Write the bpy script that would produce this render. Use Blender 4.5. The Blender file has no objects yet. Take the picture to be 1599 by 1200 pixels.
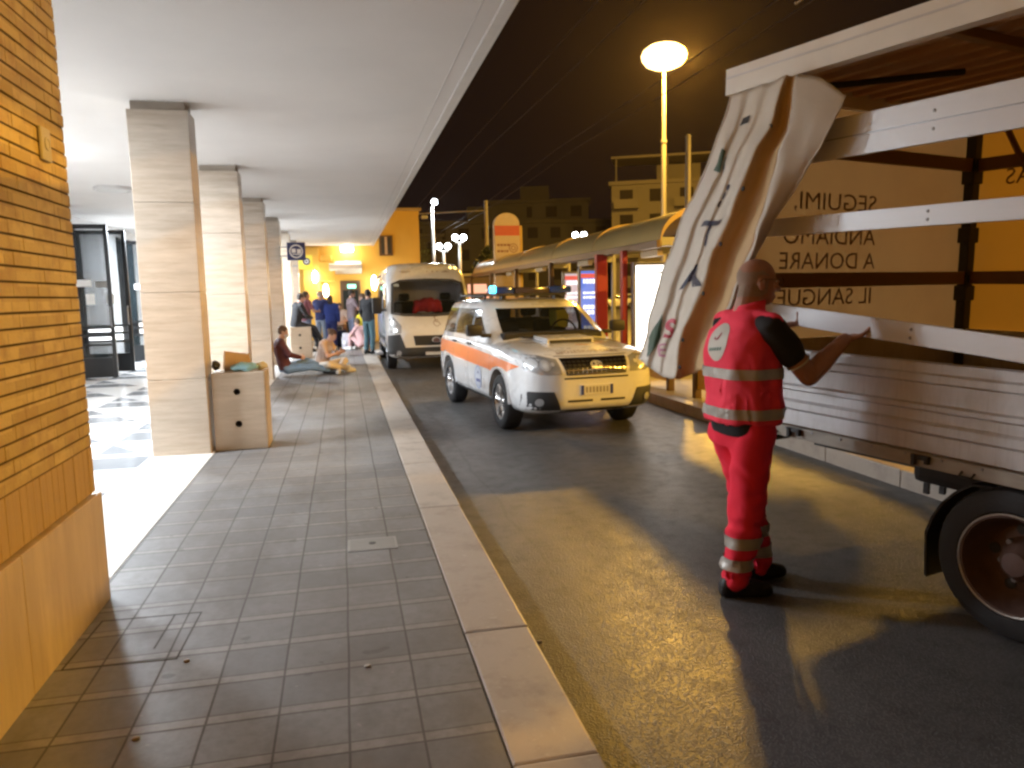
import bpy, bmesh, math, random
from mathutils import Vector as V, Matrix, noise, Euler
from mathutils.bvhtree import BVHTree
R = math.radians
random.seed(7)
SC = bpy.context.scene
COL = SC.collection

# ------------------------------------------------------------------ camera, sky, exposure
cam_d = bpy.data.cameras.new("camera")
cam = bpy.data.objects.new("camera", cam_d)
COL.objects.link(cam)
cam_d.sensor_width = 36.0
cam_d.lens = 36.0 * 1180.0 / 1599.0
cam_d.clip_start, cam_d.clip_end = 0.05, 2000
_r = V((0.976, -0.217, -0.0217)); _f = V((0.2134, 0.9698, -0.1176))
_f.normalize(); _r = (_r - _f * _r.dot(_f)).normalized(); _u = _r.cross(_f)
cam.matrix_world = Matrix(((_r.x, _u.x, -_f.x, 0), (_r.y, _u.y, -_f.y, 0), (_r.z, _u.z, -_f.z, 1.66), (0, 0, 0, 1)))
SC.camera = cam
SC.view_settings.view_transform = 'Standard'
SC.view_settings.look = 'None'
SC.view_settings.exposure = 0.35
SC.view_settings.gamma = 1.0
SC.cycles.use_denoising = True
SC.cycles.pixel_filter_type = 'BLACKMAN_HARRIS'
SC.cycles.filter_width = 2.6
SC.cycles.max_bounces = 6
SC.cycles.sample_clamp_indirect = 6.0
SC.cycles.caustics_reflective = False
SC.cycles.caustics_refractive = False

W = bpy.data.worlds.new("World"); SC.world = W; W.use_nodes = True
_n = W.node_tree.nodes; _l = W.node_tree.links
_bg = _n['Background']
_sky = _n.new('ShaderNodeTexSky'); _sky.sky_type = 'NISHITA'; _sky.sun_disc = False
_sky.sun_elevation = R(-8); _sky.sun_rotation = R(200)
_tint = _n.new('ShaderNodeMixRGB'); _tint.blend_type = 'ADD'; _tint.inputs[0].default_value = 1.0
_glow = _n.new('ShaderNodeRGB'); _glow.outputs[0].default_value = (0.10, 0.05, 0.04, 1)   # sodium-lit night air over the town
_l.new(_sky.outputs[0], _tint.inputs[1]); _l.new(_glow.outputs[0], _tint.inputs[2])
_l.new(_tint.outputs[0], _bg.inputs[0]); _bg.inputs[1].default_value = 0.06

SODIUM = (1.0, 0.53, 0.07)
COOL = (0.82, 0.905, 1.0)

# ------------------------------------------------------------------ helpers: materials
MATS = {}
def _mix(nt, a, b, fac, mode='MIX'):
    m = nt.nodes.new('ShaderNodeMixRGB'); m.blend_type = mode
    for i, v in ((0, fac), (1, a), (2, b)):
        if hasattr(v, 'links'): nt.links.new(v, m.inputs[i])
        elif i == 0: m.inputs[0].default_value = v
        else: m.inputs[i].default_value = (*v, 1) if len(v) == 3 else v
    return m.outputs[0]
def _math(nt, op, a, b=None, c=None, clamp=False):
    m = nt.nodes.new('ShaderNodeMath'); m.operation = op; m.use_clamp = clamp
    for i, v in enumerate((a, b, c)):
        if v is None: continue
        if hasattr(v, 'links'): nt.links.new(v, m.inputs[i])
        else: m.inputs[i].default_value = v
    return m.outputs[0]
def _noise(nt, vec, scale, detail=4, rough=0.55):
    t = nt.nodes.new('ShaderNodeTexNoise'); t.inputs['Scale'].default_value = scale
    t.inputs['Detail'].default_value = detail; t.inputs['Roughness'].default_value = rough
    if vec is not None: nt.links.new(vec, t.inputs['Vector'])
    return t.outputs['Fac']
def _ramp(nt, fac, p0, p1, c0=(0, 0, 0), c1=(1, 1, 1)):
    r = nt.nodes.new('ShaderNodeValToRGB'); e = r.color_ramp.elements
    e[0].position, e[1].position = p0, p1; e[0].color, e[1].color = (*c0, 1), (*c1, 1)
    nt.links.new(fac, r.inputs[0]); return r.outputs[0]
def _bump(nt, bsdf, h, strength, dist=0.01):
    b = nt.nodes.new('ShaderNodeBump'); b.inputs['Strength'].default_value = strength
    b.inputs['Distance'].default_value = dist
    nt.links.new(h, b.inputs['Height']); nt.links.new(b.outputs[0], bsdf.inputs['Normal'])
def _geo(nt, scale=(1, 1, 1), world=False):
    if world:
        o = nt.nodes.new('ShaderNodeNewGeometry').outputs['Position']
    else:
        o = nt.nodes.new('ShaderNodeTexCoord').outputs['Object']
    m = nt.nodes.new('ShaderNodeMapping'); m.inputs['Scale'].default_value = scale
    nt.links.new(o, m.inputs[0]); return m.outputs[0]
def newmat(name):
    m = bpy.data.materials.new(name); m.use_nodes = True; MATS[name] = m
    return m, m.node_tree, m.node_tree.nodes['Principled BSDF']
def pm(name, col, rough=0.6, metal=0.0, var=0.12, scale=6.0, bump=0.0, bscale=60.0, coat=0.0, spec=0.5, stretch=(1, 1, 1), trans=0.0, sheen=0.0):
    """a plain paint / cloth / metal with uneven tone and gloss"""
    m, nt, b = newmat(name)
    g = _geo(nt, stretch)
    n = _noise(nt, g, scale)
    c = _mix(nt, tuple(max(0, x * (1 - var)) for x in col), tuple(min(1, x * (1 + var)) for x in col), n)
    nt.links.new(c, b.inputs['Base Color'])
    rr = _math(nt, 'MULTIPLY_ADD', n, 0.22, rough - 0.11, clamp=True)
    nt.links.new(rr, b.inputs['Roughness'])
    b.inputs['Metallic'].default_value = metal
    b.inputs['Specular IOR Level'].default_value = spec
    b.inputs['Coat Weight'].default_value = coat
    b.inputs['Coat Roughness'].default_value = 0.06
    b.inputs['Sheen Weight'].default_value = sheen
    if bump: _bump(nt, b, _noise(nt, _geo(nt, stretch), bscale), bump)
    if trans:
        tr = nt.nodes.new('ShaderNodeBsdfTranslucent'); nt.links.new(c, tr.inputs[0])
        mx = nt.nodes.new('ShaderNodeMixShader'); mx.inputs[0].default_value = trans
        out = nt.nodes['Material Output']
        nt.links.new(b.outputs[0], mx.inputs[1]); nt.links.new(tr.outputs[0], mx.inputs[2]); nt.links.new(mx.outputs[0], out.inputs[0])
    return m
def emat(name, col, strength):
    m, nt, b = newmat(name)
    b.inputs['Base Color'].default_value = (*[min(.8, c) for c in col], 1)
    b.inputs['Emission Color'].default_value = (*col, 1)
    b.inputs['Emission Strength'].default_value = strength
    return m
def glassmat(name, tint=(0.03, 0.04, 0.04), alpha=0.72):
    """tinted car or door glass: a gloss over partly see-through tint"""
    m, nt, b = newmat(name)
    b.inputs['Base Color'].default_value = (*tint, 1); b.inputs['Roughness'].default_value = 0.04
    b.inputs['Specular IOR Level'].default_value = 0.6
    b.inputs['Alpha'].default_value = alpha
    return m

# ------------------------------------------------------------------ helpers: meshes
def obj(name, bm, mat, parent=None, smooth=False, autos=None):
    me = bpy.data.meshes.new(name)
    if isinstance(bm, bpy.types.Mesh): me = bm; me.name = name
    else:
        bmesh.ops.recalc_face_normals(bm, faces=bm.faces[:]); bm.to_mesh(me); bm.free()
    me.materials.clear()
    for m_ in (mat if isinstance(mat, (list, tuple)) else [mat]): me.materials.append(m_)
    if smooth:
        me.polygons.foreach_set('use_smooth', [True] * len(me.polygons))
        if autos: 
            try: me.set_sharp_from_angle(angle=R(autos))
            except Exception: pass
    o = bpy.data.objects.new(name, me); COL.objects.link(o)
    if parent: o.parent = parent
    return o
def tag(o, label=None, cat=None, group=None, kind=None):
    if label: o['label'] = label
    if cat: o['category'] = cat
    if group: o['group'] = group
    if kind: o['kind'] = kind
    return o
def thing(name, label, cat, loc=(0, 0, 0), rz=0, group=None):
    o = bpy.data.objects.new(name, None); COL.objects.link(o); o.empty_display_size = .1
    o.location = loc; o.rotation_euler = (0, 0, rz)
    return tag(o, label, cat, group)
def dup(root, loc=None, rz=None, label=None):
    def cp(o, par):
        c = o.copy(); COL.objects.link(c)
        if par: c.parent = par
        for ch in [x for x in o.children]: cp(ch, c)
        return c
    r = cp(root, None)
    if loc is not None: r.location = loc
    if rz is not None: r.rotation_euler = (0, 0, rz)
    if label: r['label'] = label
    return r
def BM(): return bmesh.new()
def box(bm, a, b, bev=0.0, rot=None, piv=None):
    a, b = V(a), V(b)
    c = (a + b) / 2; s = b - a
    r = bmesh.ops.create_cube(bm, size=1.0, matrix=Matrix.Translation(c) @ Matrix.Diagonal((abs(s.x), abs(s.y), abs(s.z), 1)))
    vs = r['verts']
    if bev:
        es = list({e for v in vs for e in v.link_edges})
        rb = bmesh.ops.bevel(bm, geom=es, offset=bev, segments=2, affect='EDGES', profile=.6)
        vs = list({v for f in rb['faces'] for v in f.verts} | {v for v in vs if v.is_valid})
        fl = set(vs)
        st = list(vs)
        while st:
            v = st.pop()
            for e in v.link_edges:
                w = e.other_vert(v)
                if w not in fl: fl.add(w); st.append(w)
        vs = list(fl)
    if rot is not None:
        p = V(piv) if piv is not None else c
        bmesh.ops.transform(bm, verts=vs, matrix=Matrix.Translation(p) @ rot.to_4x4() @ Matrix.Translation(-p))
    return vs
def _frame(d):
    d = d.normalized(); up = V((0, 0, 1)) if abs(d.z) < .95 else V((0, 1, 0))
    x = d.cross(up).normalized(); return x, x.cross(d).normalized()
def ringtube(bm, rings, cap=True):
    """rings: list of lists of points, same count"""
    L = [[bm.verts.new(p) for p in r] for r in rings]
    n = len(L[0])
    for a, b in zip(L, L[1:]):
        for i in range(n):
            try: bm.faces.new((a[i], a[(i + 1) % n], b[(i + 1) % n], b[i]))
            except ValueError: pass
    if cap:
        for r in (L[0], L[-1]):
            try: bm.faces.new(r)
            except ValueError: pass
    return L
def tube(bm, pts, rad, n=10, cap=True):
    pts = [V(p) for p in pts]
    rad = rad if isinstance(rad, (list, tuple)) else [rad] * len(pts)
    rings = []; px = None
    for i, p in enumerate(pts):
        d = (pts[min(i + 1, len(pts) - 1)] - pts[max(i - 1, 0)])
        x, y = _frame(d)
        if px is not None:
            dn = d.normalized(); x = (px - dn * px.dot(dn)).normalized(); y = x.cross(dn)
        px = x
        rings.append([p + x * math.cos(2 * math.pi * k / n) * rad[i] + y * math.sin(2 * math.pi * k / n) * rad[i] for k in range(n)])
    ringtube(bm, rings, cap)
def lathe(bm, prof, n=32, axis='z', c=(0, 0, 0), cap=True):
    c = V(c); rings = []
    for r, h in prof:
        ring = []
        for k in range(n):
            a = 2 * math.pi * k / n; u, w = max(r, 1e-4) * math.cos(a), max(r, 1e-4) * math.sin(a)
            ring.append(c + (V((u, w, h)) if axis == 'z' else V((u, h, w)) if axis == 'y' else V((h, u, w))))
        rings.append(ring)
    ringtube(bm, rings, cap=cap)
def prism(bm, poly, t, axis='y', at=0.0):
    """extrude a 2-D polygon; axis is the extrusion direction"""
    def p3(a, b, h): return {'y': (a, h, b), 'x': (h, a, b), 'z': (a, b, h)}[axis]
    f = [bm.verts.new(p3(a, b, at)) for a, b in poly]; g = [bm.verts.new(p3(a, b, at + t)) for a, b in poly]
    bm.faces.new(f); bm.faces.new(list(reversed(g)))
    for i in range(len(poly)):
        j = (i + 1) % len(poly); bm.faces.new((f[i], g[i], g[j], f[j]))
def limb(bm, a, b, ra, rb, n=12):
    a, b = V(a), V(b); d = b - a
    if d.length < 1e-5: d = V((0, 0, 1e-3))
    x, y = _frame(d); dn = d.normalized(); rings = []
    prof = [(a - dn * ra * math.cos(t), ra * math.sin(t)) for t in (0.12, .5, 1.0)] + [(a, ra), (a.lerp(b, .5), (ra + rb) / 2), (b, rb)] + [(b + dn * rb * math.cos(t), rb * math.sin(t)) for t in (1.0, .5, .12)]
    for p, r in prof:
        rings.append([p + (x * math.cos(2 * math.pi * k / n) + y * math.sin(2 * math.pi * k / n)) * r for k in range(n)])
    ringtube(bm, rings)
def ell(bm, c, r, rot=None, seg=16):
    m = Matrix.Translation(V(c)) @ (rot.to_4x4() if rot is not None else Matrix.Identity(4)) @ Matrix.Diagonal((*r, 1))
    bmesh.ops.create_uvsphere(bm, u_segments=seg, v_segments=seg // 2 + 2, radius=1.0, matrix=m)
def loft(bm, rings, n=20, pw=2.0):
    """rings: (center, xvec, yvec) super-ellipses"""
    L = []
    for c, xv, yv in rings:
        c, xv, yv = V(c), V(xv), V(yv); ring = []
        for k in range(n):
            a = 2 * math.pi * k / n; ca, sa = math.cos(a), math.sin(a)
            ring.append(c + xv * (abs(ca) ** (2 / pw) * (1 if ca >= 0 else -1)) + yv * (abs(sa) ** (2 / pw) * (1 if sa >= 0 else -1)))
        L.append(ring)
    ringtube(bm, L)
def modmesh(bm, mods):
    """evaluate modifiers on a bmesh, return a new Mesh"""
    me = bpy.data.meshes.new('tmp'); bmesh.ops.recalc_face_normals(bm, faces=bm.faces[:]); bm.to_mesh(me); bm.free()
    o = bpy.data.objects.new('tmp', me); COL.objects.link(o); tmp = []
    for typ, kw in mods:
        m = o.modifiers.new(typ, typ)
        for k, v in kw.items():
            if k == 'cut':
                cm = bpy.data.meshes.new('cut'); bmesh.ops.recalc_face_normals(v, faces=v.faces[:]); v.to_mesh(cm); v.free()
                co = bpy.data.objects.new('cut', cm); COL.objects.link(co); m.object = co; tmp.append((co, cm))
            else: setattr(m, k, v)
    dg = bpy.context.evaluated_depsgraph_get()
    out = bpy.data.meshes.new_from_object(o.evaluated_get(dg))
    bpy.data.objects.remove(o); bpy.data.meshes.remove(me)
    for co, cm in tmp: bpy.data.objects.remove(co); bpy.data.meshes.remove(cm)
    return out
def remesh(bm, vox, it=6, fac=.5):
    return modmesh(bm, [('REMESH', dict(mode='VOXEL', voxel_size=vox, use_smooth_shade=True)), ('SMOOTH', dict(factor=fac, iterations=it))])
def bvh_of(me):
    b = BM(); b.from_mesh(me); t = BVHTree.FromBMesh(b); b.free(); return t
def gridcut(bm, s):
    """cut flat polygons in xy into cells so they can follow a curved surface"""
    if not bm.verts: return
    for ax in (0, 1):
        lo = min(v.co[ax] for v in bm.verts); hi = max(v.co[ax] for v in bm.verts)
        k = int((hi - lo) / s)
        for i in range(1, k + 1):
            p = V((0, 0, 0)); p[ax] = lo + i * (hi - lo) / (k + 1); nn = V((0, 0, 0)); nn[ax] = 1
            bmesh.ops.bisect_plane(bm, geom=bm.verts[:] + bm.edges[:] + bm.faces[:], plane_co=p, plane_no=nn)
def poly2(polys):
    b = BM()
    for p in polys:
        f = b.faces.new([b.verts.new((x, y, 0)) for x, y in p])
    return b
def textbm(s, size, align='CENTER', bold=0.0):
    cu = bpy.data.curves.new('txt', 'FONT'); cu.body = s; cu.size = size; cu.align_x = align; cu.align_y = 'CENTER'; cu.offset = bold
    cu.resolution_u = 3
    o = bpy.data.objects.new('txt', cu); COL.objects.link(o)
    dg = bpy.context.evaluated_depsgraph_get()
    me = bpy.data.meshes.new_from_object(o.evaluated_get(dg))
    b = BM(); b.from_mesh(me); bpy.data.objects.remove(o); bpy.data.curves.remove(cu); bpy.data.meshes.remove(me)
    return b
def project(bm, tree, ray, off=.004, cell=.06, thick=0):
    """lay flat shapes (xy) onto a surface along ray(x, y) -> (origin, direction)"""
    gridcut(bm, cell); dead = []
    for v in bm.verts:
        o, d = ray(v.co.x, v.co.y)
        h = tree.ray_cast(V(o), V(d))
        if h[0] is None: dead.append(v)
        else: v.co = h[0] - V(d).normalized() * off
    if dead: bmesh.ops.delete(bm, geom=dead, context='VERTS')
    return bm
def circ(cx, cy, rx, ry=None, n=28, a0=0, a1=360):
    ry = rx if ry is None else ry
    return [(cx + rx * math.cos(R(a0 + (a1 - a0) * k / n)), cy + ry * math.sin(R(a0 + (a1 - a0) * k / n))) for k in range(n if a1 - a0 == 360 else n + 1)]
def ringpolys(cx, cy, r, w, n=28, ry=None):
    ry = ry or r; out = []
    for k in range(n):
        a, b = 2 * math.pi * k / n, 2 * math.pi * (k + 1) / n
        out.append([(cx + q * math.cos(t) * r, cy + q * math.sin(t) * ry) for q, t in ((1, a), (1, b), (1 - w / r, b), (1 - w / r, a))])
    return out
def rect(x0, y0, x1, y1): return [(x0, y0), (x1, y0), (x1, y1), (x0, y1)]
def stroke(x0, y0, x1, y1, w):
    d = V((x1 - x0, y1 - y0)).normalized(); n = V((-d.y, d.x)) * w / 2
    return [(x0 + n.x, y0 + n.y), (x0 - n.x, y0 - n.y), (x1 - n.x, y1 - n.y), (x1 + n.x, y1 + n.y)]
# ------------------------------------------------------------------ materials of the place
def mat_brick():
    m, nt, b = newmat('ochre_brick'); g = _geo(nt, (1, 1, 1), True)
    sep = nt.nodes.new('ShaderNodeSeparateXYZ'); nt.links.new(g, sep.inputs[0])
    row = _math(nt, 'FLOOR', _math(nt, 'MULTIPLY', sep.outputs[2], 1 / .062))
    u = _math(nt, 'ADD', _math(nt, 'MULTIPLY', sep.outputs[1], 1 / .25), _math(nt, 'MULTIPLY', row, .37))
    cmb = nt.nodes.new('ShaderNodeCombineXYZ'); nt.links.new(_math(nt, 'FLOOR', u), cmb.inputs[0]); nt.links.new(row, cmb.inputs[1])
    wn = nt.nodes.new('ShaderNodeTexWhiteNoise'); nt.links.new(cmb.outputs[0], wn.inputs['Vector'])
    c = _mix(nt, (.46, .33, .12), (.63, .48, .20), wn.outputs['Value'])
    c = _mix(nt, c, (.40, .26, .11), _ramp(nt, _noise(nt, g, 9, 6), .45, .75))
    fr = _math(nt, 'FRACT', u); j = _math(nt, 'LESS_THAN', fr, .03)
    c = _mix(nt, c, (.34, .24, .12), _math(nt, 'MULTIPLY', j, .7))
    nt.links.new(c, b.inputs['Base Color']); b.inputs['Roughness'].default_value = .62
    h = _math(nt, 'SUBTRACT', _noise(nt, g, 70, 5), j)
    _bump(nt, b, h, .5, .006)
    return m
def mat_travertine(name, c0, c1, sc=1.0, vert=False, joints=()):
    m, nt, b = newmat(name)
    g = _geo(nt, (.8, .8, 7.0) if not vert else (5.0, 5.0, .7), True)
    n1 = _noise(nt, g, 2.2 * sc, 8, .62); n2 = _noise(nt, _geo(nt, (1.5, 1.5, 22) if not vert else (18, 18, 1.5), True), 3.5 * sc, 6, .7)
    c = _mix(nt, c0, c1, _ramp(nt, n1, .3, .72))
    c = _mix(nt, c, tuple(x * .62 for x in c0), _math(nt, 'MULTIPLY', _ramp(nt, n2, .56, .72), .5))
    big = _noise(nt, _geo(nt, (1, 1, 1.2), True), 1.3, 3)
    c = _mix(nt, c, tuple(x * .74 for x in c1), _math(nt, 'MULTIPLY', _ramp(nt, big, .45, .68), .6))
    nt.links.new(c, b.inputs['Base Color'])
    nt.links.new(_math(nt, 'MULTIPLY_ADD', n1, .25, .22), b.inputs['Roughness'])
    _bump(nt, b, n2, .18, .004)
    return m
def mat_paving():
    m, nt, b = newmat('grey_paving'); g = _geo(nt, (1, 1, 1), True)
    sep = nt.nodes.new('ShaderNodeSeparateXYZ'); nt.links.new(g, sep.inputs[0])
    wob = _math(nt, 'MULTIPLY', _math(nt, 'SUBTRACT', _noise(nt, g, 1.1, 2), .5), .02)
    px = _math(nt, 'MULTIPLY', _math(nt, 'ADD', _math(nt, 'ADD', sep.outputs[0], .0465 + 2.547), wob), 1 / .2547)
    py = _math(nt, 'MULTIPLY', _math(nt, 'ADD', _math(nt, 'SUBTRACT', sep.outputs[1], 2.453 - 29.75), wob), 1 / .2975)
    fx, fy = _math(nt, 'FRACT', px), _math(nt, 'FRACT', py)
    def line(f, at, w):
        return _math(nt, 'LESS_THAN', _math(nt, 'ABSOLUTE', _math(nt, 'SUBTRACT', f, at)), w)
    gx = _math(nt, 'MAXIMUM', line(fx, 0, .018), line(fx, 1, .018))
    gy = _math(nt, 'MAXIMUM', _math(nt, 'MAXIMUM', line(fy, 0.0, .018), line(fy, 1.0, .018)), line(fy, .195, .011))
    grout = _math(nt, 'MAXIMUM', gx, gy)
    strip = _math(nt, 'LESS_THAN', fy, .195)
    cmb = nt.nodes.new('ShaderNodeCombineXYZ')
    nt.links.new(_math(nt, 'FLOOR', px), cmb.inputs[0]); nt.links.new(_math(nt, 'FLOOR', py), cmb.inputs[1])
    wn = nt.nodes.new('ShaderNodeTexWhiteNoise'); nt.links.new(cmb.outputs[0], wn.inputs['Vector'])
    c = _mix(nt, (.142, .138, .138), (.205, .20, .197), wn.outputs['Value'])
    c = _mix(nt, c, (.27, .255, .235), _math(nt, 'MULTIPLY', strip, .75))
    n = _noise(nt, g, 24, 8, .7)
    c = _mix(nt, c, (.09, .085, .08), _math(nt, 'MULTIPLY', _ramp(nt, n, .42, .75), .55))
    big = _noise(nt, g, 1.6, 5)
    c = _mix(nt, c, (.10, .085, .07), _math(nt, 'MULTIPLY', _ramp(nt, big, .5, .75), .5))
    spots = _ramp(nt, _noise(nt, g, 17, 2), .73, .76)
    c = _mix(nt, c, (.32, .30, .28), _math(nt, 'MULTIPLY', spots, .45))
    gum = _ramp(nt, _noise(nt, g, 9, 1), .74, .76)
    c = _mix(nt, c, (.055, .05, .046), _math(nt, 'MULTIPLY', gum, .6))
    damp = _ramp(nt, _noise(nt, _geo(nt, (.9, .35, 1), True), 1.7, 5, .7), .50, .66)
    c = _mix(nt, c, (.075, .062, .05), _math(nt, 'MULTIPLY', damp, .55))
    c = _mix(nt, c, (.05, .044, .04), _math(nt, 'MULTIPLY', grout, .7))
    nt.links.new(c, b.inputs['Base Color'])
    nt.links.new(_math(nt, 'ADD', _math(nt, 'MULTIPLY_ADD', big, .3, .30), _math(nt, 'MULTIPLY', grout, .3)), b.inputs['Roughness'])
    h = _math(nt, 'ADD', _math(nt, 'MULTIPLY', n, .25), _math(nt, 'ADD', _math(nt, 'MULTIPLY', grout, -1.0), _math(nt, 'MULTIPLY', wn.outputs['Value'], .35)))
    _bump(nt, b, h, .55, .006)
    return m
def mat_marble():
    m, nt, b = newmat('marble_pattern'); g = _geo(nt, (1, 1, 1), True)
    sep = nt.nodes.new('ShaderNodeSeparateXYZ'); nt.links.new(g, sep.inputs[0])
    px = _math(nt, 'MULTIPLY', _math(nt, 'ADD', sep.outputs[0], 20.1), 1 / 1.1); py = _math(nt, 'MULTIPLY', _math(nt, 'ADD', sep.outputs[1], .2), 1 / 1.5)
    fx, fy = _math(nt, 'FRACT', px), _math(nt, 'FRACT', py)
    tri = _math(nt, 'GREATER_THAN', _math(nt, 'ADD', fx, fy), 1.0)
    row = _math(nt, 'LESS_THAN', _math(nt, 'FRACT', _math(nt, 'MULTIPLY', py, 2.0)), .22)
    w = _math(nt, 'MAXIMUM', tri, row)
    n = _noise(nt, g, 3.5, 8, .65)
    white = _mix(nt, (.74, .73, .71), (.86, .85, .83), n); grey = _mix(nt, (.17, .18, .19), (.30, .31, .32), n)
    c = _mix(nt, grey, white, w)
    nt.links.new(c, b.inputs['Base Color']); b.inputs['Roughness'].default_value = .16
    return m
def mat_asphalt():
    m, nt, b = newmat('asphalt'); g = _geo(nt, (1, 1, 1), True)
    v = nt.nodes.new('ShaderNodeTexVoronoi'); v.inputs['Scale'].default_value = 95; nt.links.new(g, v.inputs['Vector'])
    stone = _ramp(nt, v.outputs['Distance'], .12, .55, (1, 1, 1), (0, 0, 0))
    big = _noise(nt, _geo(nt, (1.4, .5, 1), True), .9, 6, .6); mid = _noise(nt, g, 7, 6, .65)
    c = _mix(nt, (.068, .068, .070), (.132, .13, .126), _ramp(nt, big, .32, .70))
    c = _mix(nt, c, (.21, .205, .195), _math(nt, 'MULTIPLY', stone, .5))
    c = _mix(nt, c, (.036, .035, .035), _math(nt, 'MULTIPLY', _ramp(nt, mid, .52, .74), .6))
    sep = nt.nodes.new('ShaderNodeSeparateXYZ'); nt.links.new(g, sep.inputs[0])
    # tar seam that runs along the lane, and darker tyre tracks
    seam = _math(nt, 'LESS_THAN', _math(nt, 'ABSOLUTE', _math(nt, 'SUBTRACT', _math(nt, 'ADD', sep.outputs[0], _math(nt, 'MULTIPLY', _noise(nt, g, .8, 3), .22)), 1.26)), .012)
    c = _mix(nt, c, (.025, .025, .025), _math(nt, 'MULTIPLY', seam, .3))
    nt.links.new(c, b.inputs['Base Color'])
    nt.links.new(_math(nt, 'MULTIPLY_ADD', mid, .36, .24), b.inputs['Roughness'])
    h = _math(nt, 'ADD', _math(nt, 'MULTIPLY', stone, .7), _math(nt, 'MULTIPLY', mid, .6))
    _bump(nt, b, h, .5, .006)
    return m
def mat_kerbstone():
    m, nt, b = newmat('kerb_stone'); g = _geo(nt, (1, 1, 1), True)
    oi = nt.nodes.new('ShaderNodeAttribute'); oi.attribute_name = 'tone'
    n = _noise(nt, g, 5, 8, .7)
    c = _mix(nt, (.37, .31, .255), (.46, .405, .345), oi.outputs['Fac'])
    c = _mix(nt, c, (.22, .18, .15), _math(nt, 'MULTIPLY', _ramp(nt, n, .5, .72), .6))
    c = _mix(nt, c, (.55, .50, .44), _math(nt, 'MULTIPLY', _ramp(nt, _noise(nt, g, 31, 5), .62, .72), .35))
    nt.links.new(c, b.inputs['Base Color']); nt.links.new(_math(nt, 'MULTIPLY_ADD', n, .3, .35), b.inputs['Roughness'])
    _bump(nt, b, n, .3, .006)
    return m
def mat_plaster(name, col, stain=.12, sc=1.4):
    m, nt, b = newmat(name); g = _geo(nt, (1, 1, .6), True)
    n = _noise(nt, g, sc, 6, .6)
    c = _mix(nt, tuple(x * (1 - stain) for x in col), col, _ramp(nt, n, .3, .62))
    nt.links.new(c, b.inputs['Base Color']); b.inputs['Roughness'].default_value = .8
    _bump(nt, b, _noise(nt, g, 45, 4), .12, .004)
    return m
M_BRICK = mat_brick()
M_SOLDIER = pm('upright_brick', (.50, .34, .15), .62, var=.22, scale=2.5, bump=.4, bscale=40, stretch=(1, 22, .8))
M_MORTAR = pm('mortar', (.085, .055, .03), .9, var=.25)
M_PLINTH = mat_travertine('plinth_travertine', (.41, .29, .175), (.65, .52, .37), .9, vert=True)
M_COL = mat_travertine('column_travertine', (.39, .315, .24), (.58, .50, .41))
M_STRIP = mat_travertine('threshold_stone', (.70, .67, .62), (.80, .78, .74))
M_PAVE, M_MARBLE, M_ASPH, M_KERB = mat_paving(), mat_marble(), mat_asphalt(), mat_kerbstone()
M_CEIL = mat_plaster('white_ceiling', (.74, .72, .70), .10, .5)
M_CONC = pm('concrete', (.30, .29, .27), .8, var=.2, scale=3, bump=.3, bscale=30)
M_WHITEWALL = mat_plaster('white_wall', (.70, .70, .69))
M_YELLOW = mat_plaster('yellow_stucco', (.66, .40, .07), .14, .8)
M_BLACKMETAL = pm('black_metal', (.02, .022, .024), .35, metal=.6, coat=.2)
M_GREYMETAL = pm('grey_metal', (.32, .32, .33), .4, metal=.7)
M_POLE = pm('pole_paint', (.42, .40, .37), .45, metal=.3)
M_RUBBER = pm('rubber', (.018, .018, .02), .75, bump=.3, bscale=90)
M_BLACKPL = pm('black_plastic', (.02, .02, .022), .5, bump=.1)
M_GLASS = glassmat('door_glass', (.02, .03, .035), .45)
M_WHITELAMP = emat('white_lamp_glow', (.85, .95, 1.0), 30)
M_SODIUMLAMP = emat('sodium_lamp_glow', (1.0, .66, .24), 5)
M_CEILLAMP = emat('ceiling_lamp_glow', (1, .98, .94), 12)

def point(name, loc, power, col, rad, parent=None):
    d = bpy.data.lights.new(name, 'POINT'); d.energy = power; d.color = col; d.shadow_soft_size = rad
    o = bpy.data.objects.new(name, d); COL.objects.link(o); o.location = loc
    if parent: o.parent = parent
    return o
def disc(name, loc, power, col, size, parent=None, rot=(0, 0, 0)):
    d = bpy.data.lights.new(name, 'AREA'); d.energy = power; d.color = col; d.shape = 'DISK'; d.size = size
    o = bpy.data.objects.new(name, d); COL.objects.link(o); o.location = loc; o.rotation_euler = rot
    if parent: o.parent = parent
    return o

# ------------------------------------------------------------------ ground, road, pavement, kerbs
ZP, ZC = .14, 3.55
b = BM()
bmesh.ops.create_grid(b, x_segments=2, y_segments=2, size=700)
tag(obj('road', b, M_ASPH), kind='structure')
b = BM(); box(b, (-1.33, -8, -.3), (.462, 29, ZP))
tag(obj('pavement', b, M_PAVE), kind='structure')
b = BM(); box(b, (-1.93, 4.14, -.3), (-1.334, 29, ZP + .002), .002)
tag(obj('threshold_strip_floor', b, M_STRIP), kind='structure')
b = BM(); box(b, (-5.6, 4.14, -.3), (-1.934, 29, ZP - .002))
tag(obj('portico_floor', b, M_MARBLE), kind='structure')
b = BM()
js = [-7.2, -5.6, -4.2, -2.6, -1.1, .2, 1.2, 2.246, 3.25, 5.35]
while js[-1] < 29: js.append(js[-1] + random.choice((1.0, 1.5, 2.05)))
lay = b.faces.layers.float.new('tone')
for y0, y1 in zip(js, js[1:]):
    n0 = set(b.faces); t = random.random()
    jx = random.uniform(-.001, .001)
    box(b, (.468 + jx, y0 + .0014, -.3), (.76 + .0025 * max(0, y0) + jx, y1 - .0014, ZP + random.uniform(-.001, .001)), .012)
    for f in set(b.faces) - n0: f[lay] = t
tag(obj('kerb', b, M_KERB), kind='structure')
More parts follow.
